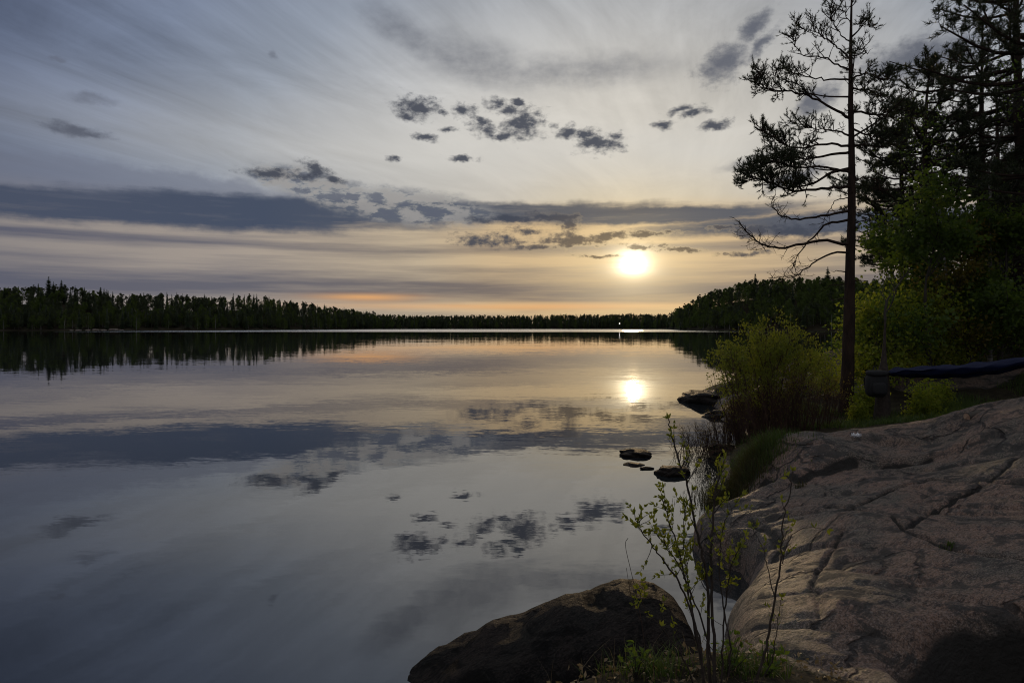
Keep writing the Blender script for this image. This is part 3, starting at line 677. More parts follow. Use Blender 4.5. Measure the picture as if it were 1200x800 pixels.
for L, dep, r, dens, st in limbs:
    pts = []; n = len(L)
    for k, (px, py) in enumerate(L):
        pts.append(loc(W(px, py, PD+dep*2.2*(k/(n-1))**1.2)))
    pts[0] = trunk_at(pts[0].z) if abs(L[0][0]-997) < 8 else pts[0]
    path = spline(pts, max(6, 4*n)); m_ = len(path)
    path = [p+Vector((rnd.gauss(0, .012), rnd.gauss(0, .02), rnd.gauss(0, .012)))*(1 if 0 < i else 0) for i, p in enumerate(path)]
    lb = MB(); lb.tube(path, [r*(1-.78*(i/(m_-1))**.8) for i in range(m_)], 6)
    length = sum((a-c).length for a, c in zip(path, path[1:]))
    tl = []
    if dens == 0: twigs(lb, path, .3, int(9*length), .42, .007, 1, tl, .0, .5)
    elif dens > 0: twigs(lb, path, st*.55, int(11+length*dens*6.2), .40, .0105, 1, tl, .35, .4)
    if dens > 0:
        keep = min(1.0, .12+dens*.31)
        tips += [q for q in tl if rnd.random() < keep and (q[0]-path[0]).length > length*(st-.15)]
    lb.build('limb', M['bark'], pine, True)
rnd.seed(77)
for z_ in (1.3, 1.9, 2.35, 2.6, 2.95, 3.3, 3.7, 4.2, 4.9, 5.6, 6.4):
    p0 = trunk_at(z_); a = rnd.uniform(0, 2*PI); L = rnd.uniform(.18, .45); d = Vector((math.cos(a), math.sin(a)*.7, rnd.uniform(-.15, .3)))
    lb = MB(); lb.tube([p0, p0+d*L*.5, p0+d*L+Vector((0, 0, rnd.uniform(-.05, .04)))], [.020, .013, .006], 5, rough=.15); lb.build('dead_stub', M['bark'], pine, True)
# limbs that reach towards and away from the viewer
for z, yy, xx in [(7.9, 1, .3), (7.3, -1, -.4), (6.6, .9, .5), (6.1, -1, .3), (5.4, 1, -.3), (7.0, .6, -.8), (8.3, -.8, .2)]:
    p0 = trunk_at(z); L = (9.6-z)*.45; path = spline([p0, p0+Vector((xx*.5, yy*.5, .12))*L, p0+Vector((xx, yy, .35))*L], 8)
    lb = MB(); lb.tube(path, [.022*(1-.7*i/8) for i in range(9)], 6); tl = []
    twigs(lb, path, .4, 9, .3, .007, 1, tl); tips += [q for q in tl if rnd.random() < .5]; lb.build('limb', M['bark'], pine, True)
cb = MB(); cb.needles([tuple(p) for p, d in tips], [tuple(d+Vector((0, 0, .35))) for p, d in tips], 14, .062, .0085, .62)
cb.build('crown', M['needles'], pine)

# ------------------------------------------------------------------ tree builders for the wood on the right
def forest_pine(name, seed, H, base, reach, dens=1.0, label='', group=None, lod=1.0, tuft=.12, m_='needles'):
    rnd.seed(seed); root = thing(name, label, 'pine', group=group)
    r0 = .014*H+.03; n = 14; lean = Vector((rnd.gauss(0, .25), rnd.gauss(0, .25), 0))
    path = [Vector((lean.x*(i/n)**2, lean.y*(i/n)**2, H*i/n))+Vector((rnd.gauss(0, .02), rnd.gauss(0, .02), 0)) for i in range(n+1)]
    tb = MB(); tb.tube([path[0]-Vector((0, 0, .4))]+path, [r0*1.25]+[r0*(1-.9*i/n) for i in range(n+1)], 9, rough=.05); tb.build('trunk', M['bark'], root, True)
    bb = MB(); tl = []; z = base
    while z < H*.98:
        u = (z-base)/(H-base); R_ = reach*(math.sin(min(1, (u*.9+.22))*PI)**.7)*rnd.uniform(.65, 1.1)+.25
        for k in range(rnd.choice((2, 3, 4))):
            a = rnd.uniform(0, 2*PI); d = Vector((math.cos(a), math.sin(a), 0)); p0 = path[min(n, int(z/H*n))].copy(); p0.z = z
            rise = (-.05+.55*u)*R_; pth = spline([p0, p0+d*R_*.5+Vector((0, 0, rise*.3-.05*R_)), p0+d*R_+Vector((rnd.gauss(0, .15), rnd.gauss(0, .15), rise+.08*R_))], 6)
            bb.tube(pth, [.012+.018*R_*(1-i/6) for i in range(7)], 5, cap=False)
            twigs(bb, pth, .25, int((4+R_*5)*dens*lod), .34*max(1, R_*.5), .007, 1, tl, .3, .4)
        z += rnd.uniform(.22, .42)/dens*(H/10)
    bb.build('limbs', M['bark'], root)
    c = MB(); k = max(5, int(10*lod)); c.needles([tuple(p) for p, d in tl], [tuple(d+Vector((0, 0, .3))) for p, d in tl], k, tuft, .016/lod**.5, .8); c.build('crown', M[m_], root)
    return root
def spruce(name, seed, H, reach, label='', group=None, lod=1.0):
    rnd.seed(seed); root = thing(name, label, 'spruce', group=group)
    tb = MB(); tb.tube([Vector((0, 0, -.4)), Vector((0, 0, H*.5)), Vector((.03, 0, H))], [.016*H, .010*H, .01], 8)
    c = MB(); P, Dd = [], []; bb = MB(); z = .5
    while z < H:
        u = z/H; R_ = reach*(1-u)**.85*rnd.uniform(.8, 1.1)+.12
        for k in range(rnd.choice((5, 6, 7))):
            a = rnd.uniform(0, 2*PI); d = Vector((math.cos(a), math.sin(a), 0)); p0 = Vector((0, 0, z)); n = 6
            pth = [p0+d*R_*i/n+Vector((0, 0, -.30*R_*math.sin(i/n*2.4)+.1*R_*(i/n)**3)) for i in range(n+1)]
            bb.tube(pth, [.02*(1-.8*i/n) for i in range(n+1)], 4, cap=False)
            for q in range(int((8+16*R_)*lod)):
                s_ = rnd.random()**.7; i = min(n-1, int(s_*n)); p = pth[i].lerp(pth[i+1], s_*n-i); w = R_*.30*(1-.5*s_); sd = Vector((-d.y, d.x, 0))*rnd.gauss(0, w)
                P.append(tuple(p+sd+Vector((0, 0, -abs(rnd.gauss(0, .10))-sd.length*.2)))); Dd.append(tuple(d*.8+sd.normalized()*.6+Vector((0, 0, -.35))))
        z += rnd.uniform(.24, .36)*(H/8)**.6
    tb.v += bb.v; tb.f += [f+tb.n for f in bb.f]; tb.mi += bb.mi; tb.n += bb.n; tb.build('trunk', M['dark_bark'], root, True); c.needles(P, Dd, max(4, int(7*lod)), .16, .020, .55); c.build('crown', M['spruce'], root); return root
def grow(bb, p, d, L, r, depth, tl, spread=.55, up=.12, n=5, kids=3):
    pts = [p]
    for i in range(n):
        d = (d+Vector((rnd.gauss(0, .16), rnd.gauss(0, .16), rnd.gauss(0, .1)+up*.4))).normalized(); pts.append(pts[-1]+d*L/n)
    bb.tube(pts, [r*(1-.55*i/n) for i in range(n+1)], 5 if depth else 4, cap=False)
    if depth == 0:
        for q in pts[1:]: tl.append((q, d))
        return
    for k in range(kids):
        i = rnd.randint(max(1, n//2-1), n); nd = (d+Vector((rnd.gauss(0, spread), rnd.gauss(0, spread), rnd.gauss(0, spread*.6)+up))).normalized()
        grow(bb, pts[i], nd, L*rnd.uniform(.55, .8), r*.55, depth-1, tl, spread, up, 4, kids)
def broadleaf(name, seed, H, trunk_h, r, leaf, per, ls, label, cat='tree', group=None, bark='dark_bark', depth=3, spread=.6, lean=(0, 0), kids=4, stems=1, jit=.16):
    rnd.seed(seed); root = thing(name, label, cat, group=group); tb = MB(); tl = []
    def limb(*a):
        bb = MB(); grow(bb, *a); bb.build('limb', M[bark if bark != 'birch_bark' else 'dark_bark'], root)
    for s_ in range(stems):
        ln = Vector((lean[0]+(rnd.gauss(0, .3) if stems > 1 else 0), lean[1]+(rnd.gauss(0, .3) if stems > 1 else 0), 1)); n = 8; pts = []
        for i in range(n+1): pts.append(Vector((ln.x*i/n*trunk_h+rnd.gauss(0, .02*H*.1), ln.y*i/n*trunk_h, trunk_h*i/n-(.3 if i == 0 else 0))))
        tb.tube(pts, [r*(1.15-.65*i/n) for i in range(n+1)], 8, rough=.04)
        top = pts[-1]; dn = (pts[-1]-pts[-2]).normalized()
        limb(top, dn, (H-trunk_h)*.45, r*.45, depth, tl, spread, .1, 5, kids)
        for k in range(kids+1):
            i = rnd.randint(n//3, n); a = rnd.uniform(0, 2*PI); limb(pts[i], Vector((math.cos(a), math.sin(a), rnd.uniform(.1, .7))).normalized(), (H-trunk_h)*rnd.uniform(.28, .42), r*.35, depth-1, tl, spread, .05, 5, kids)
    tb.build('trunk' if stems == 1 else 'stems', M[bark], root, True)
    P = np.array([tuple(p) for p, d in tl]); Dd = np.array([tuple(d) for p, d in tl]); P = np.repeat(P, per, 0)+rng.normal(size=(len(P)*per, 3))*jit
    c = MB(); c.leaves(P, ls, ls*.7, 0, -.25, np.repeat(Dd, per, 0)*.6); c.build('crown' if cat != 'bush' else 'foliage', M[leaf], root); return root
def put(root, px, d, rz=0.0, s=1.0, z=None):
    x = (px-600)/F*d; root.location = (x, d, ground_z(x, d) if z is None else z); root.rotation_euler = (0, 0, rz); root.scale = (s, s, s); return root
def dup(root, label, group=None):
    r = root.copy(); COL.objects.link(r); r['label'] = label
    if group: r['group'] = group
    elif 'group' in r: del r['group']
    for ch in root.children:
        c = ch.copy(); COL.objects.link(c); c.parent = r
    return r
gw = 'trees of the wood on the right shore'
P1 = put(forest_pine('pine_tree', 31, 9.2, 3.6, 2.2, .95, 'dense dark pine whose crown touches the lone pine limbs', gw), 1083, 20.0)
P2 = put(forest_pine('pine_tree', 32, 10.6, 4.4, 2.4, .75, 'broad dark pine rising behind the green maple', gw), 1148, 21.5)
P3 = put(forest_pine('pine_tree', 33, 13.5, 4.6, 2.8, .85, 'tallest dense pine at the edge of the wood', gw), 1196, 19.5)
P4 = put(dup(P3, 'pine reaching a high branch into the top corner of the view', gw), 1248, 14.6, 2.2, 1.0)
P5 = put(dup(P1, 'pine filling the gap close behind the lone pine limbs', gw), 1058, 21.5, 1.3, .93)
P6 = put(dup(P2, 'pine standing behind the white birch stem', gw), 1172, 27, 2.6, 1.0)
P7 = put(dup(P1, 'small pine seen through the gap above the maple', gw), 1058, 29, 4.0, .92)
S1 = put(spruce('spruce_tree', 41, 8.0, 2.2, 'dark spruce with low sweeping branches behind the hammock', gw), 1212, 19.5)
S2 = put(dup(S1, 'dark spruce half hidden between birch and maple', gw), 1172, 25, 1.1, .8)
B1 = put(broadleaf('maple_tree', 51, 5.6, 2.3, .065, 'leaf_green', 9, .13, 'green maple spreading its leaves beside the lone pine', 'maple', gw, depth=3, spread=.62, lean=(-.06, 0), kids=4), 1090, 17.2)
B2 = put(broadleaf('maple_tree', 52, 4.8, 1.8, .05, 'leaf_green', 9, .13, 'younger green maple leaning over the hammock', 'maple', gw, depth=3, spread=.6, kids=4), 1135, 18.2)
B3 = put(broadleaf('oak_tree', 53, 3.9, 1.5, .05, 'leaf_bronze', 4, .10, 'young oak with bronze yellow spring leaves under the pines', 'oak', gw, depth=3, spread=.55, kids=4), 1116, 18.0)
K1 = put(broadleaf('birch_tree', 54, 9.0, 5.0, .052, 'leaf_green', 3, .08, 'white stemmed birch standing upright behind the hammock', 'birch', gw, bark='birch_bark', depth=3, spread=.5, kids=3), 1160, 17.9)
K2 = put(broadleaf('birch_tree', 55, 7.5, 4.2, .042, 'leaf_green', 3, .08, 'thin birch leaning left among bronze oak leaves', 'birch', gw, bark='birch_bark', depth=3, spread=.5, lean=(-.10, 0), kids=3), 1120, 18.3)
B4 = put(dup(B1, 'green maple in the shade under the tallest pine', gw), 1172, 17.6, 2.1, .95)
B5 = put(dup(B2, 'green maple closing the gap between the lone pine and the first maple', gw), 1058, 19.4, 4.0, 1.02)
gb = 'bushes along the wooded shore'
H1 = put(broadleaf('hazel_bush', 61, 2.7, .9, .025, 'leaf_yellow', 5, .105, 'bright yellow green hazel bush right behind the backpack', 'bush', gb, depth=2, spread=.55, kids=4, stems=4), 1046, 17.0)
H2 = put(dup(H1, 'yellow green hazel bush above the middle of the hammock', gb), 1088, 17.8, 2.0, .98)
H3 = put(dup(H1, 'leafy hazel bush hugging the far side of the pine trunk', gb), 1014, 18.6, 4.1, .92)
H4 = put(dup(H1, 'hazel bush in the shade below the oak', gb), 1128, 19.2, 5.2, .9)
H5 = put(dup(H1, 'small leafy bush between tall bush and pine trunk', gb), 966, 17.6, 1.0, .48)
L1 = put(broadleaf('low_bush', 62, .75, .25, .012, 'leaf_yellow', 2, .075, 'low yellow leaved bush at the right foot of the pine', 'bush', gb, depth=2, spread=.6, kids=4, stems=4, jit=.09), 1014, 14.6)
L2 = put(dup(L1, 'low bush under the left end of the hammock', gb), 1076, 14.3, 1.2, 1.0)
L3 = put(dup(L1, 'low bush under the middle of the hammock', gb), 1088, 14.8, 2.7, .95)
L4 = put(dup(L1, 'low bush beside the tuft of bright grass', gb), 1108, 15.1, 4.4, .9)
L5 = put(dup(L1, 'tiny bush between the pine foot and the backpack tree', gb), 1008, 13.9, 5.2, .6)
# deeper wood
gd = 'dark pines deep in the wood'; gd2 = 'dark spruces deep in the wood'
for k in range(40):
    px = rnd.uniform(1120, 1420); d = rnd.uniform(29, 72); px = max(px, 1060+d*1.6) if d > 40 else px
    src = rnd.choice((P1, P2, S1, S1, S2)); sp_ = src is S1 or src is S2
    put(dup(src, 'dark spruce crowding the deep wood behind the nearer trees' if sp_ else 'dark pine crowding the deep wood behind the nearer trees', gd2 if sp_ else gd), px, d, rnd.uniform(0, 6), rnd.uniform(.8, 1.25))
for k in range(12):
    px = rnd.uniform(1060, 1330); d = rnd.uniform(20, 34)
    put(dup(rnd.choice((H1, H4)), 'shaded bush filling the undergrowth deep in the wood', 'bushes deep in the wood'), px, d, rnd.uniform(0, 6), rnd.uniform(.8, 1.2))

# ------------------------------------------------------------------ tall bush at the water's edge, brown twiggy shrub, sedge
def bush(name, c, seed, nst, H, spreadx, label, leafm, per, ls, leaf_from, group=None, barkm='twig', twign=7, rad=.011):
    rnd.seed(seed); root = thing(name, label, 'bush', tuple(c), group); sb = MB(); tl = []
    for k in range(nst):
        a = rnd.uniform(0, 2*PI); f = rnd.random()**.6; p = Vector((math.cos(a)*f*spreadx*.55, math.sin(a)*f*.5, 0)); p.z = ground_z(c[0]+p.x, c[1]+p.y)-c[2]-.05
        d = Vector((p.x*.36+rnd.gauss(0, .10), p.y*.4+rnd.gauss(0, .10), 1)).normalized(); h = H*rnd.uniform(.6, 1.0)*(1-.25*f); pts = [p]
        for i in range(7):
            d = (d+Vector((rnd.gauss(0, .09), rnd.gauss(0, .09), .05))).normalized(); pts.append(pts[-1]+d*h/7)
        sb.tube(pts, [rad*(1-.75*i/7) for i in range(8)], 4, cap=False); tw = []
        twigs(sb, pts, .25, twign, h*.22, rad*.42, 1, tw, .35, .4)
        tl += [q for q in tw if q[0].z > H*(leaf_from-.26+.5*rnd.random()) or rnd.random() < .05]
    sb.build('stems', M[barkm], root)
    P = np.repeat(np.array([tuple(p) for p, d in tl]), per, 0); P += rng.normal(size=P.shape)*.045
    c_ = MB(); c_.leaves(P, ls, ls*.55, 0, .3, np.repeat(np.array([tuple(d) for p, d in tl]), per, 0)); c_.build('foliage', M[leafm], root); return root
c = W(897, 512, 14.4); c.z = float(ground_z(c.x, c.y))
bush('willow_bush', c, 71, 60, 2.75, 1.15, 'tall willow bush with green top and brown stems at the waterline', 'leaf_fresh', 3, .062, .46, twign=9)
c = W(858, 520, 14.9); c.z = max(0.02, float(ground_z(c.x, c.y)))
bush('twiggy_shrub', c, 72, 210, 1.25, 2.0, 'bare brown twiggy shrub leaning over the water below the willow', 'leaf_bronze', 1, .03, .8, twign=10, rad=.007)
c = W(928, 508, 13.6); c.z = float(ground_z(c.x, c.y))
bush('twiggy_shrub', c, 73, 150, 1.3, 1.7, 'bare brown twiggy shrub between the willow and the pine', 'leaf_bronze', 1, .03, .8, twign=9, rad=.007)
# drooping twigs over the water
c = W(858, 528, 13.9); c.z = max(.05, float(ground_z(c.x, c.y))); rnd.seed(74)
root = thing('drooping_shrub', 'small leafy shrub drooping over the water beside the round stone', 'bush', tuple(c), None); sb = MB(); tl = []
for k in range(26):
    d = Vector((-rnd.uniform(.3, 1), rnd.gauss(0, .4), rnd.uniform(.1, .9))).normalized(); pts = [Vector((rnd.gauss(0, .12), rnd.gauss(0, .2), -.03))]
    for i in range(6):
        d = (d+Vector((rnd.gauss(0, .1), rnd.gauss(0, .1), -.22))).normalized(); q = pts[-1]+d*rnd.uniform(.07, .12); q.z = max(q.z, .03-c.z); pts.append(q)
    sb.tube(pts, [.006*(1-.7*i/6) for i in range(7)], 4, cap=False); twigs(sb, pts, .2, 5, .16, .003, 0, tl, -.1, .4)
sb.build('stems', M['twig'], root); P = np.array([tuple(p) for p, d in tl]); lb = MB(); lb.leaves(P, .04, .02, 0, 0, np.array([tuple(d) for p, d in tl])); lb.build('foliage', M['sedge'], root)
# sedge clump
root_xy = (3.62, 10.75)
root = thing('sedge_clump', 'rounded clump of green and brown sedge at the waterline beside the slab', 'sedge', (*root_xy, 0.0)); b = MB(); bd = MB()
n = 5200; q = rng.normal(size=(n, 2))*np.array([.30, .46]); gz = np.maximum(np.array([ground_z(root_xy[0]+x, root_xy[1]+y) for x, y in q]), 0)
hh = .35*np.clip(1.1-(q[:, 0]/.75)**2-(q[:, 1]/1.1)**2, .25, 1)*rng.uniform(.6, 1.15, n); sel = q[:, 0]+rng.normal(size=n)*.2 > .20
b.blades(np.c_[q, gz][sel], hh[sel], .010, .7); b.build('green_blades', M['grass'], root); bd.blades(np.c_[q, gz][~sel], hh[~sel], .009, .9); bd.build('brown_blades', M['sedge'], root)
# bright grass tuft and other grass
def tuft(px, d, n, h, spread, label, m_='grass', group=None):
    x, y = (px-600)/F*d, d; root = link('grass_tuft', None); 
    q = rng.normal(size=(n, 2))*spread; z = np.array([ground_z(x+a, y+c_) for a, c_ in q]); z0 = float(ground_z(x, y)); bpy.data.objects.remove(root)
    b_ = MB(); b_.blades(np.c_[q, z-z0-.01], h, .011, .7); o_ = b_.build('grass_tuft', M[m_]); o_.location = (x, y, z0); return tag(o_, label, 'grass', group)
tuft(1127, 14.2, 700, .52, .17, 'bright upright grass tuft under the right half of the hammock')
tuft(938, 8.9, 40, .10, .04, 'tiny grass tuft in a hollow of the slab', 'sedge')
tuft(1112, 5.95, 60, .05, .025, 'mossy little grass tuft growing in the long slab crack', 'grass')
rnd.seed(80); gp = []
for _ in range(60000):
    if rnd.random() < .75: x, y = rnd.uniform(3.6, 13), rnd.uniform(11.2, 19)
    else: x, y = rnd.uniform(4, 26), rnd.uniform(14, 40)
    j = min(len(gy)-1, int(np.searchsorted(gy, y))); i = min(len(gx)-1, int(np.searchsorted(gx, x)))
    if ROCK[j, i] < .5 and Z[j, i] > .08 and vnoise(np.array(x*.9), np.array(y*.9), 90) > -.25: gp.append((x, y, float(ground_z(x, y))-.01))
b = MB(); b.blades(gp, .17, .013, .8); o_ = b.build('grass', M['grass']); o_['kind'] = 'stuff'

# ------------------------------------------------------------------ near bank: sapling, second sapling, grass, dead stalks
def sapling(name, stems, label, seed, nleaf=3, ls=.036, base_px=None, twn=8):
    rnd.seed(seed); p0 = W(*stems[0][0][0], stems[0][1]); root = thing(name, label, 'sapling', tuple(p0)); lb = MB(); tipl = []
    for L, d0, d1, r, leafy in stems:
        n = len(L); pts = [W(px, py, d0+(d1-d0)*k/(n-1))-p0 for k, (px, py) in enumerate(L)]; path = spline(pts, 5*n); m_ = len(path)
        path = [p+Vector((rnd.gauss(0, .003), rnd.gauss(0, .004), 0)) for p in path]
        sb = MB(); sb.tube(path, [r*(1-.72*i/(m_-1)) for i in range(m_)], 6); ln = sum((a-c_).length for a, c_ in zip(path, path[1:]))
        tl = []
        twigs(sb, path, .26, int(twn*1.8*leafy*ln), .15, r*.32, 0, tl, .55, .25)
        tipl += tl+[(path[-1], (path[-1]-path[-2]).normalized())]*2
        for i in range(int(m_*.45), m_): 
            if rnd.random() < .35*leafy: tipl.append((path[i], Vector((rnd.gauss(0, 1), rnd.gauss(0, 1), .8)).normalized()))
        sb.build('stem', M['stem'], root, True)
    P = np.repeat(np.array([tuple(p) for p, d in tipl]), nleaf, 0); Dd = np.repeat(np.array([tuple(d) for p, d in tipl]), nleaf, 0)
    Dd = Dd+rng.normal(size=Dd.shape)*.45; lb.leaves(P, ls, ls*.52, 0, .15, Dd, .12); lb.build('foliage', M['leaf_fresh'], root); return root
sapling('sapling', [
    ([(838, 815), (837, 757), (834, 690), (834, 630), (837, 590), (842, 560), (846, 545)], 3.55, 3.65, .0095, 1.1),
    ([(833, 815), (830, 760), (830, 700), (826, 660), (815, 615), (805, 567), (794, 537), (788, 512), (783, 490)], 3.6, 3.75, .0095, .75),
    ([(828, 810), (815, 740), (800, 690), (780, 660), (765, 640), (750, 620), (743, 602)], 3.5, 3.35, .0065, 1.1),
    ([(826, 812), (818, 750), (808, 700), (797, 650), (787, 620), (780, 598), (777, 585)], 3.7, 3.85, .0070, 1.2),
    ([(842, 812), (828, 745), (808, 690), (795, 660), (780, 640), (770, 625)], 3.6, 3.55, .0055, 1.1),
    ([(846, 812), (848, 740), (852, 690), (858, 660), (868, 640)], 3.55, 3.45, .0055, 1.0),
    ([(824, 812), (822, 760), (812, 720), (806, 680), (802, 650), (803, 600), (812, 575)], 3.65, 3.75, .0055, 1.1),
    ([(850, 814), (856, 760), (846, 700), (843, 650), (850, 610), (862, 590)], 3.6, 3.7, .0050, .9),
    ([(818, 812), (800, 770), (775, 735), (757, 715), (748, 690)], 3.5, 3.4, .0045, .8)],
    'slender spring sapling with fresh small leaves in front of the boulder', 101, 3, .031)
sapling('sapling', [([(884, 806), (897, 760), (905, 720), (912, 680), (916, 650), (918, 610), (926, 575), (929, 552)], 3.6, 3.7, .0075, .4),
    ([(886, 806), (905, 770), (912, 730), (915, 700)], 3.6, 3.6, .004, .4), ([(916, 660), (926, 630), (945, 618), (968, 620)], 3.66, 3.6, .003, .6), ([(908, 700), (898, 660), (893, 640), (880, 615)], 3.63, 3.7, .003, .7)],
    'thin nearly bare sapling leaning in front of the slab', 102, 2, .032, twn=6)
def bankz(x, y): return float(ground_z(x, y))
rnd.seed(103); gp = []
for cxp, d, n, sp_ in [(735, 3.95, 110, .09), (765, 3.85, 130, .07), (790, 3.9, 70, .06), (850, 3.85, 110, .07), (880, 3.85, 150, .08), (905, 3.8, 60, .05)]:
    for _ in range(n):
        x = (cxp-600)/F*d+rnd.gauss(0, sp_); y = d+rnd.gauss(0, sp_); gp.append((x, y, bankz(x, y)-.01))
b = MB(); b.blades(gp, .15, .0065, .75); o_ = b.build('grass', M['grass']); o_['kind'] = 'stuff'
b = MB(); rnd.seed(104); lp = []
for _ in range(420):
    x = rnd.uniform(.2, 1.9); y = 3.92+rnd.gauss(0, .2); z = bankz(x, y); lp.append((x, y, z+rnd.random()**3*.12+.006))
b.leaves(lp, .042, .022, 0, .0); b.blades([(p[0], p[1], p[2]-.02) for p in lp[:60]], .24, .003, .8)
o_ = b.build('dead_leaves', M['dry']); o_['kind'] = 'stuff'
def herb(px, py, d, s, label, seed):
    p0 = W(px, py, d); z = bankz(p0.x, p0.y); rnd.seed(seed); root = thing('leafy_herb', label, 'herb', (p0.x, p0.y, z), 'leafy herbs on the near bank'); sb = MB(); P, Dd = [], []
    for k in range(7):
        d_ = Vector((rnd.gauss(0, .3), rnd.gauss(0, .3), 1)).normalized(); q = [Vector((0, 0, 0)), d_*s*.5, d_*s+Vector((rnd.gauss(0, .02), 0, 0))]; sb.tube(q, [.003, .0025, .001], 4, cap=False)
        for u in (.4, .6, .8, 1.0):
            for m_ in range(2): P.append(tuple(d_*s*u)); Dd.append((rnd.gauss(0, 1), rnd.gauss(0, 1), .5))
    sb.build('stems', M['stem'], root); lb = MB(); lb.leaves(P, .05, .022, 0, .1, Dd); lb.build('foliage', M['leaf_green'], root)
herb(853, 790, 3.75, .22, 'leafy herb at the root of the sapling', 1); herb(896, 795, 3.75, .17, 'leafy herb at the root of the thin leaning sapling', 2); herb(745, 800, 3.8, .18, 'leafy herb in front of the boulder by the small grey rock', 3)
# one dry stalk left of the sapling
p0 = W(757, 800, 4.0); rnd.seed(105); b = MB(); b.tube(spline([W(760, 800, 4)-p0, W(752, 730, 4)-p0, W(742, 680, 4)-p0, W(733, 640, 4)-p0, W(736, 630, 4)-p0], 14), .0016, 4)
b.tube(spline([W(752, 730, 4)-p0, W(740, 700, 4)-p0, W(734, 665, 4)-p0], 8), .0012, 4); o_ = b.build('dry_stalk', M['twig']); o_.location = p0; tag(o_, 'thin dry stalk bending beside the boulder top', 'stalk')

# ------------------------------------------------------------------ camp: backpack tree, backpack, hammock, paper, log
def cloth(name, c, rough=.8, scale=40): return simple(name, c, tuple(q*.75 for q in c), scale, rough, .25, .002)
M['navy'] = cloth('navy_nylon', (.010, .016, .055), .55); M['canvas'] = cloth('grey_canvas', (.026, .026, .026)); M['black'] = cloth('black_webbing', (.015, .015, .016))
M['paper'] = cloth('white_paper', (.80, .80, .80), .7); M['wood'] = simple('cut_wood', (.48, .33, .22), (.30, .19, .12), 12, .75, .2, .003)
HD = 13.9
tx, ty = (1034-600)/F*HD, HD; tz = float(ground_z(tx, ty))
root = thing('slim_tree', 'slim dark tree carrying the backpack and the left end of the hammock', 'tree', (tx, ty, tz)); rnd.seed(120)
pts = [Vector((-.02+.01*i, .0, -.2+i*.28)) for i in range(9)]; b = MB(); b.tube(pts, [.19, .165, .145, .135, .115, .06, .035, .026, .018], 10, rough=.07); b.build('trunk', M['stem'], root, True)
lb = MB(); tl = []; grow(lb, pts[-1], Vector((.05, 0, 1)), .7, .03, 2, tl, .5, .2, 5, 3); lb.build('limbs', M['dark_bark'], root)
P = np.repeat(np.array([tuple(p) for p, d in tl]), 1, 0)+rng.normal(size=(len(tl), 3))*.12; lb = MB(); lb.leaves(P, .08, .055, 0, -.2); lb.build('crown', M['leaf_green'], root)
# backpack hangs on the near side
bx, bz = (1027-600)/F*(HD-.22), CAM_H-(452-HORIZ)/F*(HD-.22)
root = thing('backpack', 'grey backpack hanging on the slim tree beside the hammock', 'backpack', (bx-.03, HD-.27, bz-.14))
def pillow(b_, c, s, mi=0, n=12, e=.55):
    v = []
    for i in range(n+1):
        q = -PI/2+PI*i/n
        for k in range(2*n):
            a = PI*k/n; sg = lambda t_, p_: math.copysign(abs(t_)**p_, t_)
            v.append((c[0]+s[0]*sg(math.cos(q), e)*sg(math.cos(a), e), c[1]+s[1]*sg(math.cos(q), e)*sg(math.sin(a), e), c[2]+s[2]*sg(math.sin(q), e)))
    f = [(i*2*n+k, i*2*n+(k+1) % (2*n), (i+1)*2*n+(k+1) % (2*n), (i+1)*2*n+k) for i in range(n) for k in range(2*n)]; b_.add(v, f, mi)
b = MB(); pillow(b, (0, 0, .16), (.20, .13, .24)); b.build('body', M['canvas'], root, True)
b = MB(); pillow(b, (-.01, -.12, .10), (.14, .06, .12)); b.build('front_pocket', M['canvas'], root, True)
b = MB(); pillow(b, (0, -.02, .40), (.19, .14, .06)); b.build('top_flap', M['canvas'], root, True)
for s_ in (-1, 1):
    b = MB(); b.tube(spline([Vector((s_*.10, .08, .42)), Vector((s_*.17, .13, .25)), Vector((s_*.14, .10, -.02))], 10), .016, 6); b.build('strap', M['black'], root, True)
b = MB(); b.tube(spline([Vector((-.05, .03, .43)), Vector((0, .07, .54)), Vector((.05, .03, .43))], 10), .010, 6); b.build('haul_loop', M['black'], root, True)
# hammock
hp = [W(1042, 437, 13.8), W(1060, 436.5, 13.7), W(1090, 437, 13.5), W(1120, 436, 13.3), W(1150, 433.5, 13.1), W(1180, 429, 12.9), W(1215, 421, 12.6), W(1245, 411, 12.4)]
root = thing('hammock', 'dark blue hammock slung between the slim tree and the wood edge', 'hammock', tuple(hp[0]))
path = spline([p-hp[0] for p in hp], 60); m_ = len(path); v = []; na = 20
for i, p in enumerate(path):
    u = i/(m_-1); w = .03+.36*math.sin(min(1, u*1.02+.0)*PI)**.55*(.9); hgt = .02+.17*math.sin(u*PI)**.6
    for k in range(na+1):
        a = -1+2*k/na; wr = .024*math.sin(a*13+u*4)*(1-.5*u)+.014*math.sin(u*40+a*9)+.010*math.sin(a*31+u*23)
        v.append((p.x+.0, p.y+a*w, p.z-hgt*(1-abs(a)**2.2)+hgt*.55+wr))
b = MB(); b.add(v, [(i*(na+1)+k, (i+1)*(na+1)+k, (i+1)*(na+1)+k+1, i*(na+1)+k+1) for i in range(m_-1) for k in range(na)]); hb = b.build('sling', M['navy'], root, True)
sm_ = hb.modifiers.new('thick', 'SOLIDIFY'); sm_.thickness = .006
for q, w_ in ((0, W(1036, 437, HD)), (m_-1, W(1285, 398, 12.1))):
    b = MB(); b.tube([path[q], w_-hp[0]], .012, 6); b.build('rope', M['black'], root)
b = MB(); c0 = W(1034.5, 437, HD)-hp[0]; b.tube([c0+Vector((math.cos(a)*.155, math.sin(a)*.155, .02*math.sin(3*a))) for a in np.linspace(0, 2*PI, 17)], .016, 6, cap=False); b.build('tree_strap', M['black'], root)
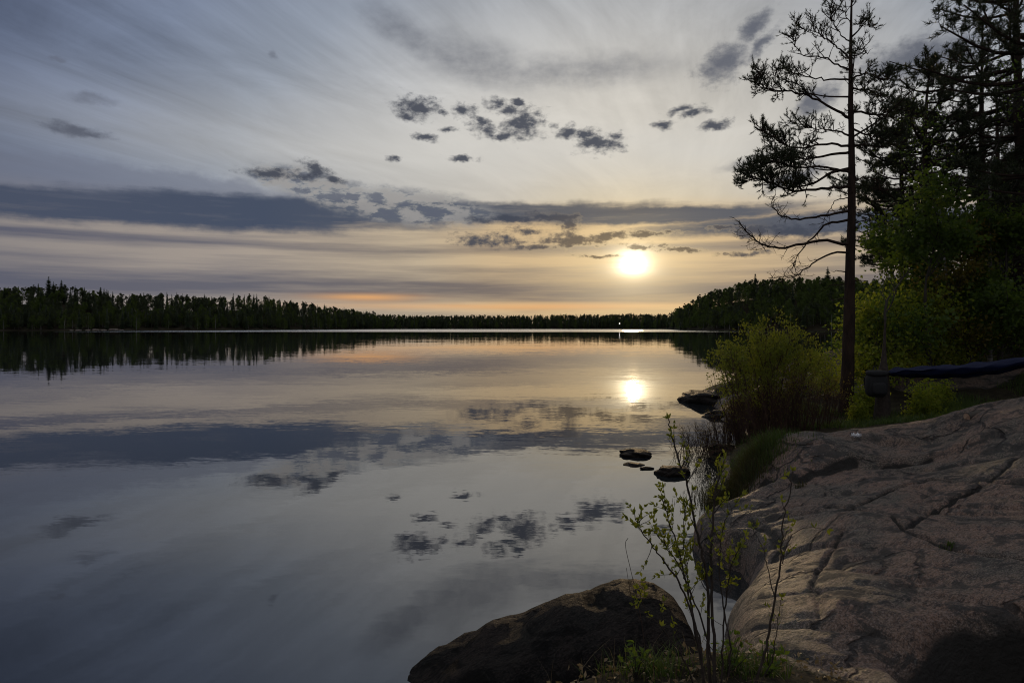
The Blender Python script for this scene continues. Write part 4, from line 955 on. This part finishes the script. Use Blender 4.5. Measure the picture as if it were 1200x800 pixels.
# crumpled paper
p = onground(1003, 513, 8, 14); rnd.seed(130); v = []
nn_ = 9
for i in range(nn_):
    for k in range(nn_): v.append(((i/(nn_-1)-.5)*.12+rnd.gauss(0, .006), (k/(nn_-1)-.5)*.09+rnd.gauss(0, .008), .03+rnd.gauss(0, .02)+.02*math.sin(i*1.1)*math.cos(k)))
b = MB(); b.add(v, [(i*nn_+k, (i+1)*nn_+k, (i+1)*nn_+k+1, i*nn_+k+1) for i in range(nn_-1) for k in range(nn_-1)]); o_ = b.build('crumpled_paper', M['paper']); o_.location = (p.x, p.y, p.z+.012)
o_.modifiers.new('thick', 'SOLIDIFY').thickness = .002; tag(o_, 'crumpled white paper lying on the slab crest near the pine', 'paper')
# short log
p = onground(1133, 492, 8, 14); p.z += .045
root = thing('log', 'short dark log with a pale cut end at the slab edge', 'log', tuple(p)); b = MB(); a0, a1 = Vector((0, 0, 0)), Vector((.30, .08, .05))
b.tube([a0, a0.lerp(a1, .5), a1], [.058, .055, .056], 14, cap=False, rough=.04); b.build('bark_shell', M['dark_bark'], root, True)
dr = (a1-a0).normalized(); sd = dr.cross(Vector((0, 0, 1))).normalized(); up_ = sd.cross(dr)
b = MB(); v = [tuple(a0-dr*.004)]+[tuple(a0-dr*.003+(sd*math.cos(t_)+up_*math.sin(t_))*.054) for t_ in np.linspace(0, 2*PI, 16, endpoint=False)]
b.add(v, [(0, 1+(k+1) % 16, 1+k) for k in range(16)]); b.build('cut_end', M['wood'], root)
# ------------------------------------------------------------------ far shores
FX = np.array([-700, -400, -200, 0, 60, 130, 220, 300, 370, 430, 500, 600, 700, 780, 800, 830, 860, 900, 950, 1000, 1060, 1200, 1500])
FD = np.array([400, 450, 480, 520, 530, 545, 590, 660, 740, 850, 920, 940, 930, 870, 620, 540, 500, 480, 470, 465, 455, 420, 340])
FT = np.array([325, 330, 335, 341, 336, 343, 348, 350, 358, 366, 368, 368, 367, 366, 358, 343, 333, 325, 320, 320, 326, 330, 325])   # typical tree tops
TREE_H = 15.0; DEEP = 85.0
def fdist(px): return np.interp(px, FX, FD)
def ftop(px): d = fdist(px)+60; return np.maximum(CAM_H+(HORIZ-np.interp(px, FX, FT))/F*d-TREE_H, 6.5)
def hillz(px, s):
    """height of the far land: px gives the bearing, s metres behind the shoreline"""
    n = fbm(px*.02, s*.03, 3, 200)
    return np.where(s > 0, .25+ftop(px)*sst(0, 62, s)*(1+.12*n)+.35*sst(0, 4, s), s*.2) - .1
def hill(name, p0, p1):
    us = np.linspace(p0, p1, 260); ss = np.concatenate([np.arange(-6, 10, 1.0), np.arange(10, 130, 5.0), np.arange(130, 420, 40)])
    U, S_ = np.meshgrid(us, ss); d = fdist(U)+fbm(U*.08, U*0, 3, 210)*4+S_
    z = hillz(U, S_)*np.where(S_ > 130, 1-.0*S_, 1); b_ = MB(); x = (U-600)/F*d
    b_.add(np.stack([x, d, z], -1).reshape(-1, 3), np.stack([(q := (np.arange(len(ss)-1)[:, None]*len(us)+np.arange(len(us)-1)[None]).ravel()), q+1, q+len(us)+1, q+len(us)], 1))
    o_ = b_.build(name, M['soil_dark'], None, True); o_['kind'] = 'structure'
hill('left_hill', -700, 431); hill('far_hill', 429, 792); hill('right_hill', 790, 1500)
def far_spruce(seed, H=17.0, w=2.6):
    r = random.Random(seed); b_ = MB(); b_.tube([Vector((0, 0, -1)), Vector((0, 0, H*.6)), Vector((0, 0, H))], [.25, .14, .02], 5, 0)
    z = r.uniform(1.2, 3); v, f = [], []
    while z < H-.3:
        u = z/H; R_ = w*(1-u)**.8*r.uniform(.75, 1.2)+.15
        for k in range(9):
            a = 2*PI*k/9+r.uniform(-.3, .3); L = R_*r.uniform(.6, 1.15); w2 = .34*L+.12; c_, s_ = math.cos(a), math.sin(a); dz_ = -.42*L+r.uniform(-.15, .15); i0 = len(v)
            v += [(c_*.05, s_*.05, z+.3), (c_*L*.6-s_*w2, s_*L*.6+c_*w2, z+dz_*.55), (c_*L, s_*L, z+dz_), (c_*L*.6+s_*w2, s_*L*.6-c_*w2, z+dz_*.55)]; f.append((i0, i0+1, i0+2, i0+3))
        z += r.uniform(.45, .75)
    b_.add(v, f, 1); return b_.mesh('spruce_mesh', [M['dark_bark'], M['far_spruce']])
def far_round(seed, H, crown0, w, leafm, barkm, n=420, pine_=False):
    r = np.random.default_rng(seed); b_ = MB(); b_.tube([Vector((0, 0, -1)), Vector((.2, 0, H*.5)), Vector((0, .1, H*.93))], [.2, .14, .04], 5, 0)
    cl = []; 
    for k in range(13 if pine_ else 16):
        u = r.uniform(0, 1); z = crown0+(H-crown0)*u; rr = w*(math.sin((.25+.72*u)*PI)**.8); a = r.uniform(0, 2*PI); cl.append((math.cos(a)*rr*.55, math.sin(a)*rr*.55, z, max(.35, rr)*r.uniform(.32, .58)))
    P = []
    for k in range(n):
        c_ = cl[r.integers(len(cl))]; q = r.normal(size=3); q /= np.linalg.norm(q); q *= r.uniform(.4, 1.0)**.5*c_[3]; P.append((c_[0]+q[0], c_[1]+q[1], c_[2]+q[2]*(.7 if pine_ else 1.1)))
    b_.leaves(P, .8, .6, 1); return b_.mesh('tree_mesh', [M[barkm], M[leafm]])
M['far_spruce'] = leafmat('far_spruce_needles', (.026, .038, .018), (.042, .058, .026), .15)
M['far_pine'] = leafmat('far_pine_needles', (.036, .050, .020), (.055, .07, .028), .2)
M['far_birch'] = leafmat('far_birch_leaves', (.065, .10, .022), (.10, .14, .032), .4)
kinds = {'spruce': [far_spruce(s, 17, w) for s, w in ((1, 2.9), (2, 3.3), (3, 2.6), (4, 3.1))],
         'pine': [far_round(s, 16, 4.0, 3.7, 'far_pine', 'bark', 560, True) for s in (11, 12, 13)],
         'birch': [far_round(s, 14, 1.2, 4.3, 'far_birch', 'birch_bark', 700) for s in (21, 22, 23)]}
rnd.seed(300)
def far_tree(kind, px, s, scale, label, group):
    d = float(fdist(px))+s; z = float(hillz(np.array(px), np.array(s)))
    o_ = link(kind+'_tree', rnd.choice(kinds[kind])); o_.location = ((px-600)/F*d, d, z-.2); o_.scale = (scale*rnd.uniform(.85, 1.2),)*2+(scale,); o_.rotation_euler = (0, 0, rnd.uniform(0, 6.28))
    return tag(o_, label, kind, group)
where = {'left': ('on the wooded bank across the lake at the left', -60, 430), 'right': ('on the wooded hill across the bay behind the lone pine', 796, 1130)}
count = {('left', 'spruce'): 110, ('left', 'pine'): 150, ('left', 'birch'): 130, ('right', 'birch'): 165, ('right', 'pine'): 60, ('right', 'spruce'): 24}
look = {'spruce': 'dark pointed spruce', 'pine': 'dark round topped pine', 'birch': 'pale green leafy birch'}
for (side, kind), n in count.items():
    ph, a, c_ = where[side]
    for k in range(n):
        px = a+(c_-a)*(k+rnd.random())/n
        s = rnd.uniform(3, 30) if (kind == 'birch' and side == 'left') else (rnd.choice((rnd.uniform(3, 20), rnd.uniform(20, 78))))
        sc_ = rnd.uniform(.80, 1.04)*(1.0 if kind != 'birch' else .9)
        if px > 560 and px < 900 and side == 'right' and rnd.random() < .3: s = rnd.uniform(2, 12)
        far_tree(kind, px, s, sc_, look[kind]+' '+ph, kind+' trees '+ph)
for px, s, sc_, lb_ in [(57, 50, 1.42, 'tallest spruce poking above the left bank skyline'), (72, 55, 1.22, 'second tallest spruce right of the peak on the left bank'), (118, 52, 1.25, 'spruce at the right end of the raised left skyline'), (885, 60, 1.25, 'single spruce tip above the leafy right hill'), (970, 62, 1.4, 'spruce tip on the right hill just left of the pine trunk')]:
    o_ = far_tree('spruce', px, s, sc_, lb_, 'spruce tips on the skyline'); o_.scale = (sc_*1.7, sc_*1.7, sc_)
# the wood along the middle of the far shore and behind the front trees reads as one mass
def mass(name, p0, p1, n, smin, smax, pick, smin_h=.9, hs=1.0):
    b_ = MB(); cache = {}
    for k in range(n):
        px = rnd.uniform(p0, p1); s = rnd.uniform(smin, smax); d = float(fdist(px))+s; z = float(hillz(np.array(px), np.array(s))); kind = rnd.choice(pick); me = rnd.choice(kinds[kind])
        if me.name not in cache:
            v = np.empty(len(me.vertices)*3); me.vertices.foreach_get('co', v); fs = {}
            for p_ in me.polygons: fs.setdefault((len(p_.vertices), p_.material_index), []).append(tuple(p_.vertices))
            cache[me.name] = (v.reshape(-1, 3), fs, kind)
        v, fs, kind = cache[me.name]; a = rnd.uniform(0, 6.28); sc_ = rnd.uniform(smin_h, 1.1)*hs
        x = (v[:, 0]*math.cos(a)-v[:, 1]*math.sin(a))*sc_; y = (v[:, 0]*math.sin(a)+v[:, 1]*math.cos(a))*sc_
        vv = np.stack([x+(px-600)/F*d, y+d, v[:, 2]*sc_+z-.2], 1); base = b_.n; b_.v.append(vv); b_.n += len(vv)
        for (nv, mi), fl in fs.items(): b_.f.append(np.array(fl, dtype=np.int64)+base); b_.mi.append(mi if mi == 0 else {'spruce': 1, 'pine': 2, 'birch': 3}[kind])
    o_ = b_.build(name, [M['dark_bark'], M['far_spruce'], M['far_pine'], M['far_birch']]); o_['kind'] = 'stuff'; return o_
mass('far_forest', 395, 805, 1700, 1, 70, ['spruce', 'pine', 'pine', 'birch'], .85, .78)
mass('bank_forest', -330, 440, 800, 18, 75, ['spruce', 'pine', 'pine', 'birch', 'birch'])
mass('hill_forest', 790, 1450, 700, 14, 75, ['birch', 'birch', 'birch', 'pine'])
# pale rocks at the foot of the left bank
rnd.seed(310); k_ = 0
for px, w in [(83, 4), (92, 5), (103, 4), (112, 6), (121, 5), (133, 7), (141, 5), (149, 5)]:
    d = float(fdist(px))+rnd.uniform(0, 4); py = HORIZ+CAM_H/d*F; k_ += 1
    stone('shore_rock', px, py, d, w, w*.8, w*rnd.uniform(.13, .22), 'pale grey rock in the row at the foot of the left wooded bank', 'rock', M['pale_rock'], 'pale rocks at the foot of the left bank', seed=330+k_)
# a lamp on the far shore
d = 905.0; p = W(726, 383.5, d); root = thing('lamp_post', 'tiny white lamp glowing on the far shore below the sun', 'lamp', (p.x, d, 1.0))
b = MB(); b.tube([Vector((0, 0, -2)), Vector((0, 0, 5.8))], [.14, .10], 8); b.build('post', M['black'], root)
m, t, o = mat('lamp_glow'); e_ = t.nodes.new('ShaderNodeEmission'); e_.inputs[0].default_value = (1, .95, .85, 1); e_.inputs[1].default_value = 1.6; t.links.new(e_.outputs[0], o.inputs[0])
b = MB(); pillow(b, (0, -.3, 6.4), (.8, .8, .8), e=1.0); b.build('globe', m, root, True)
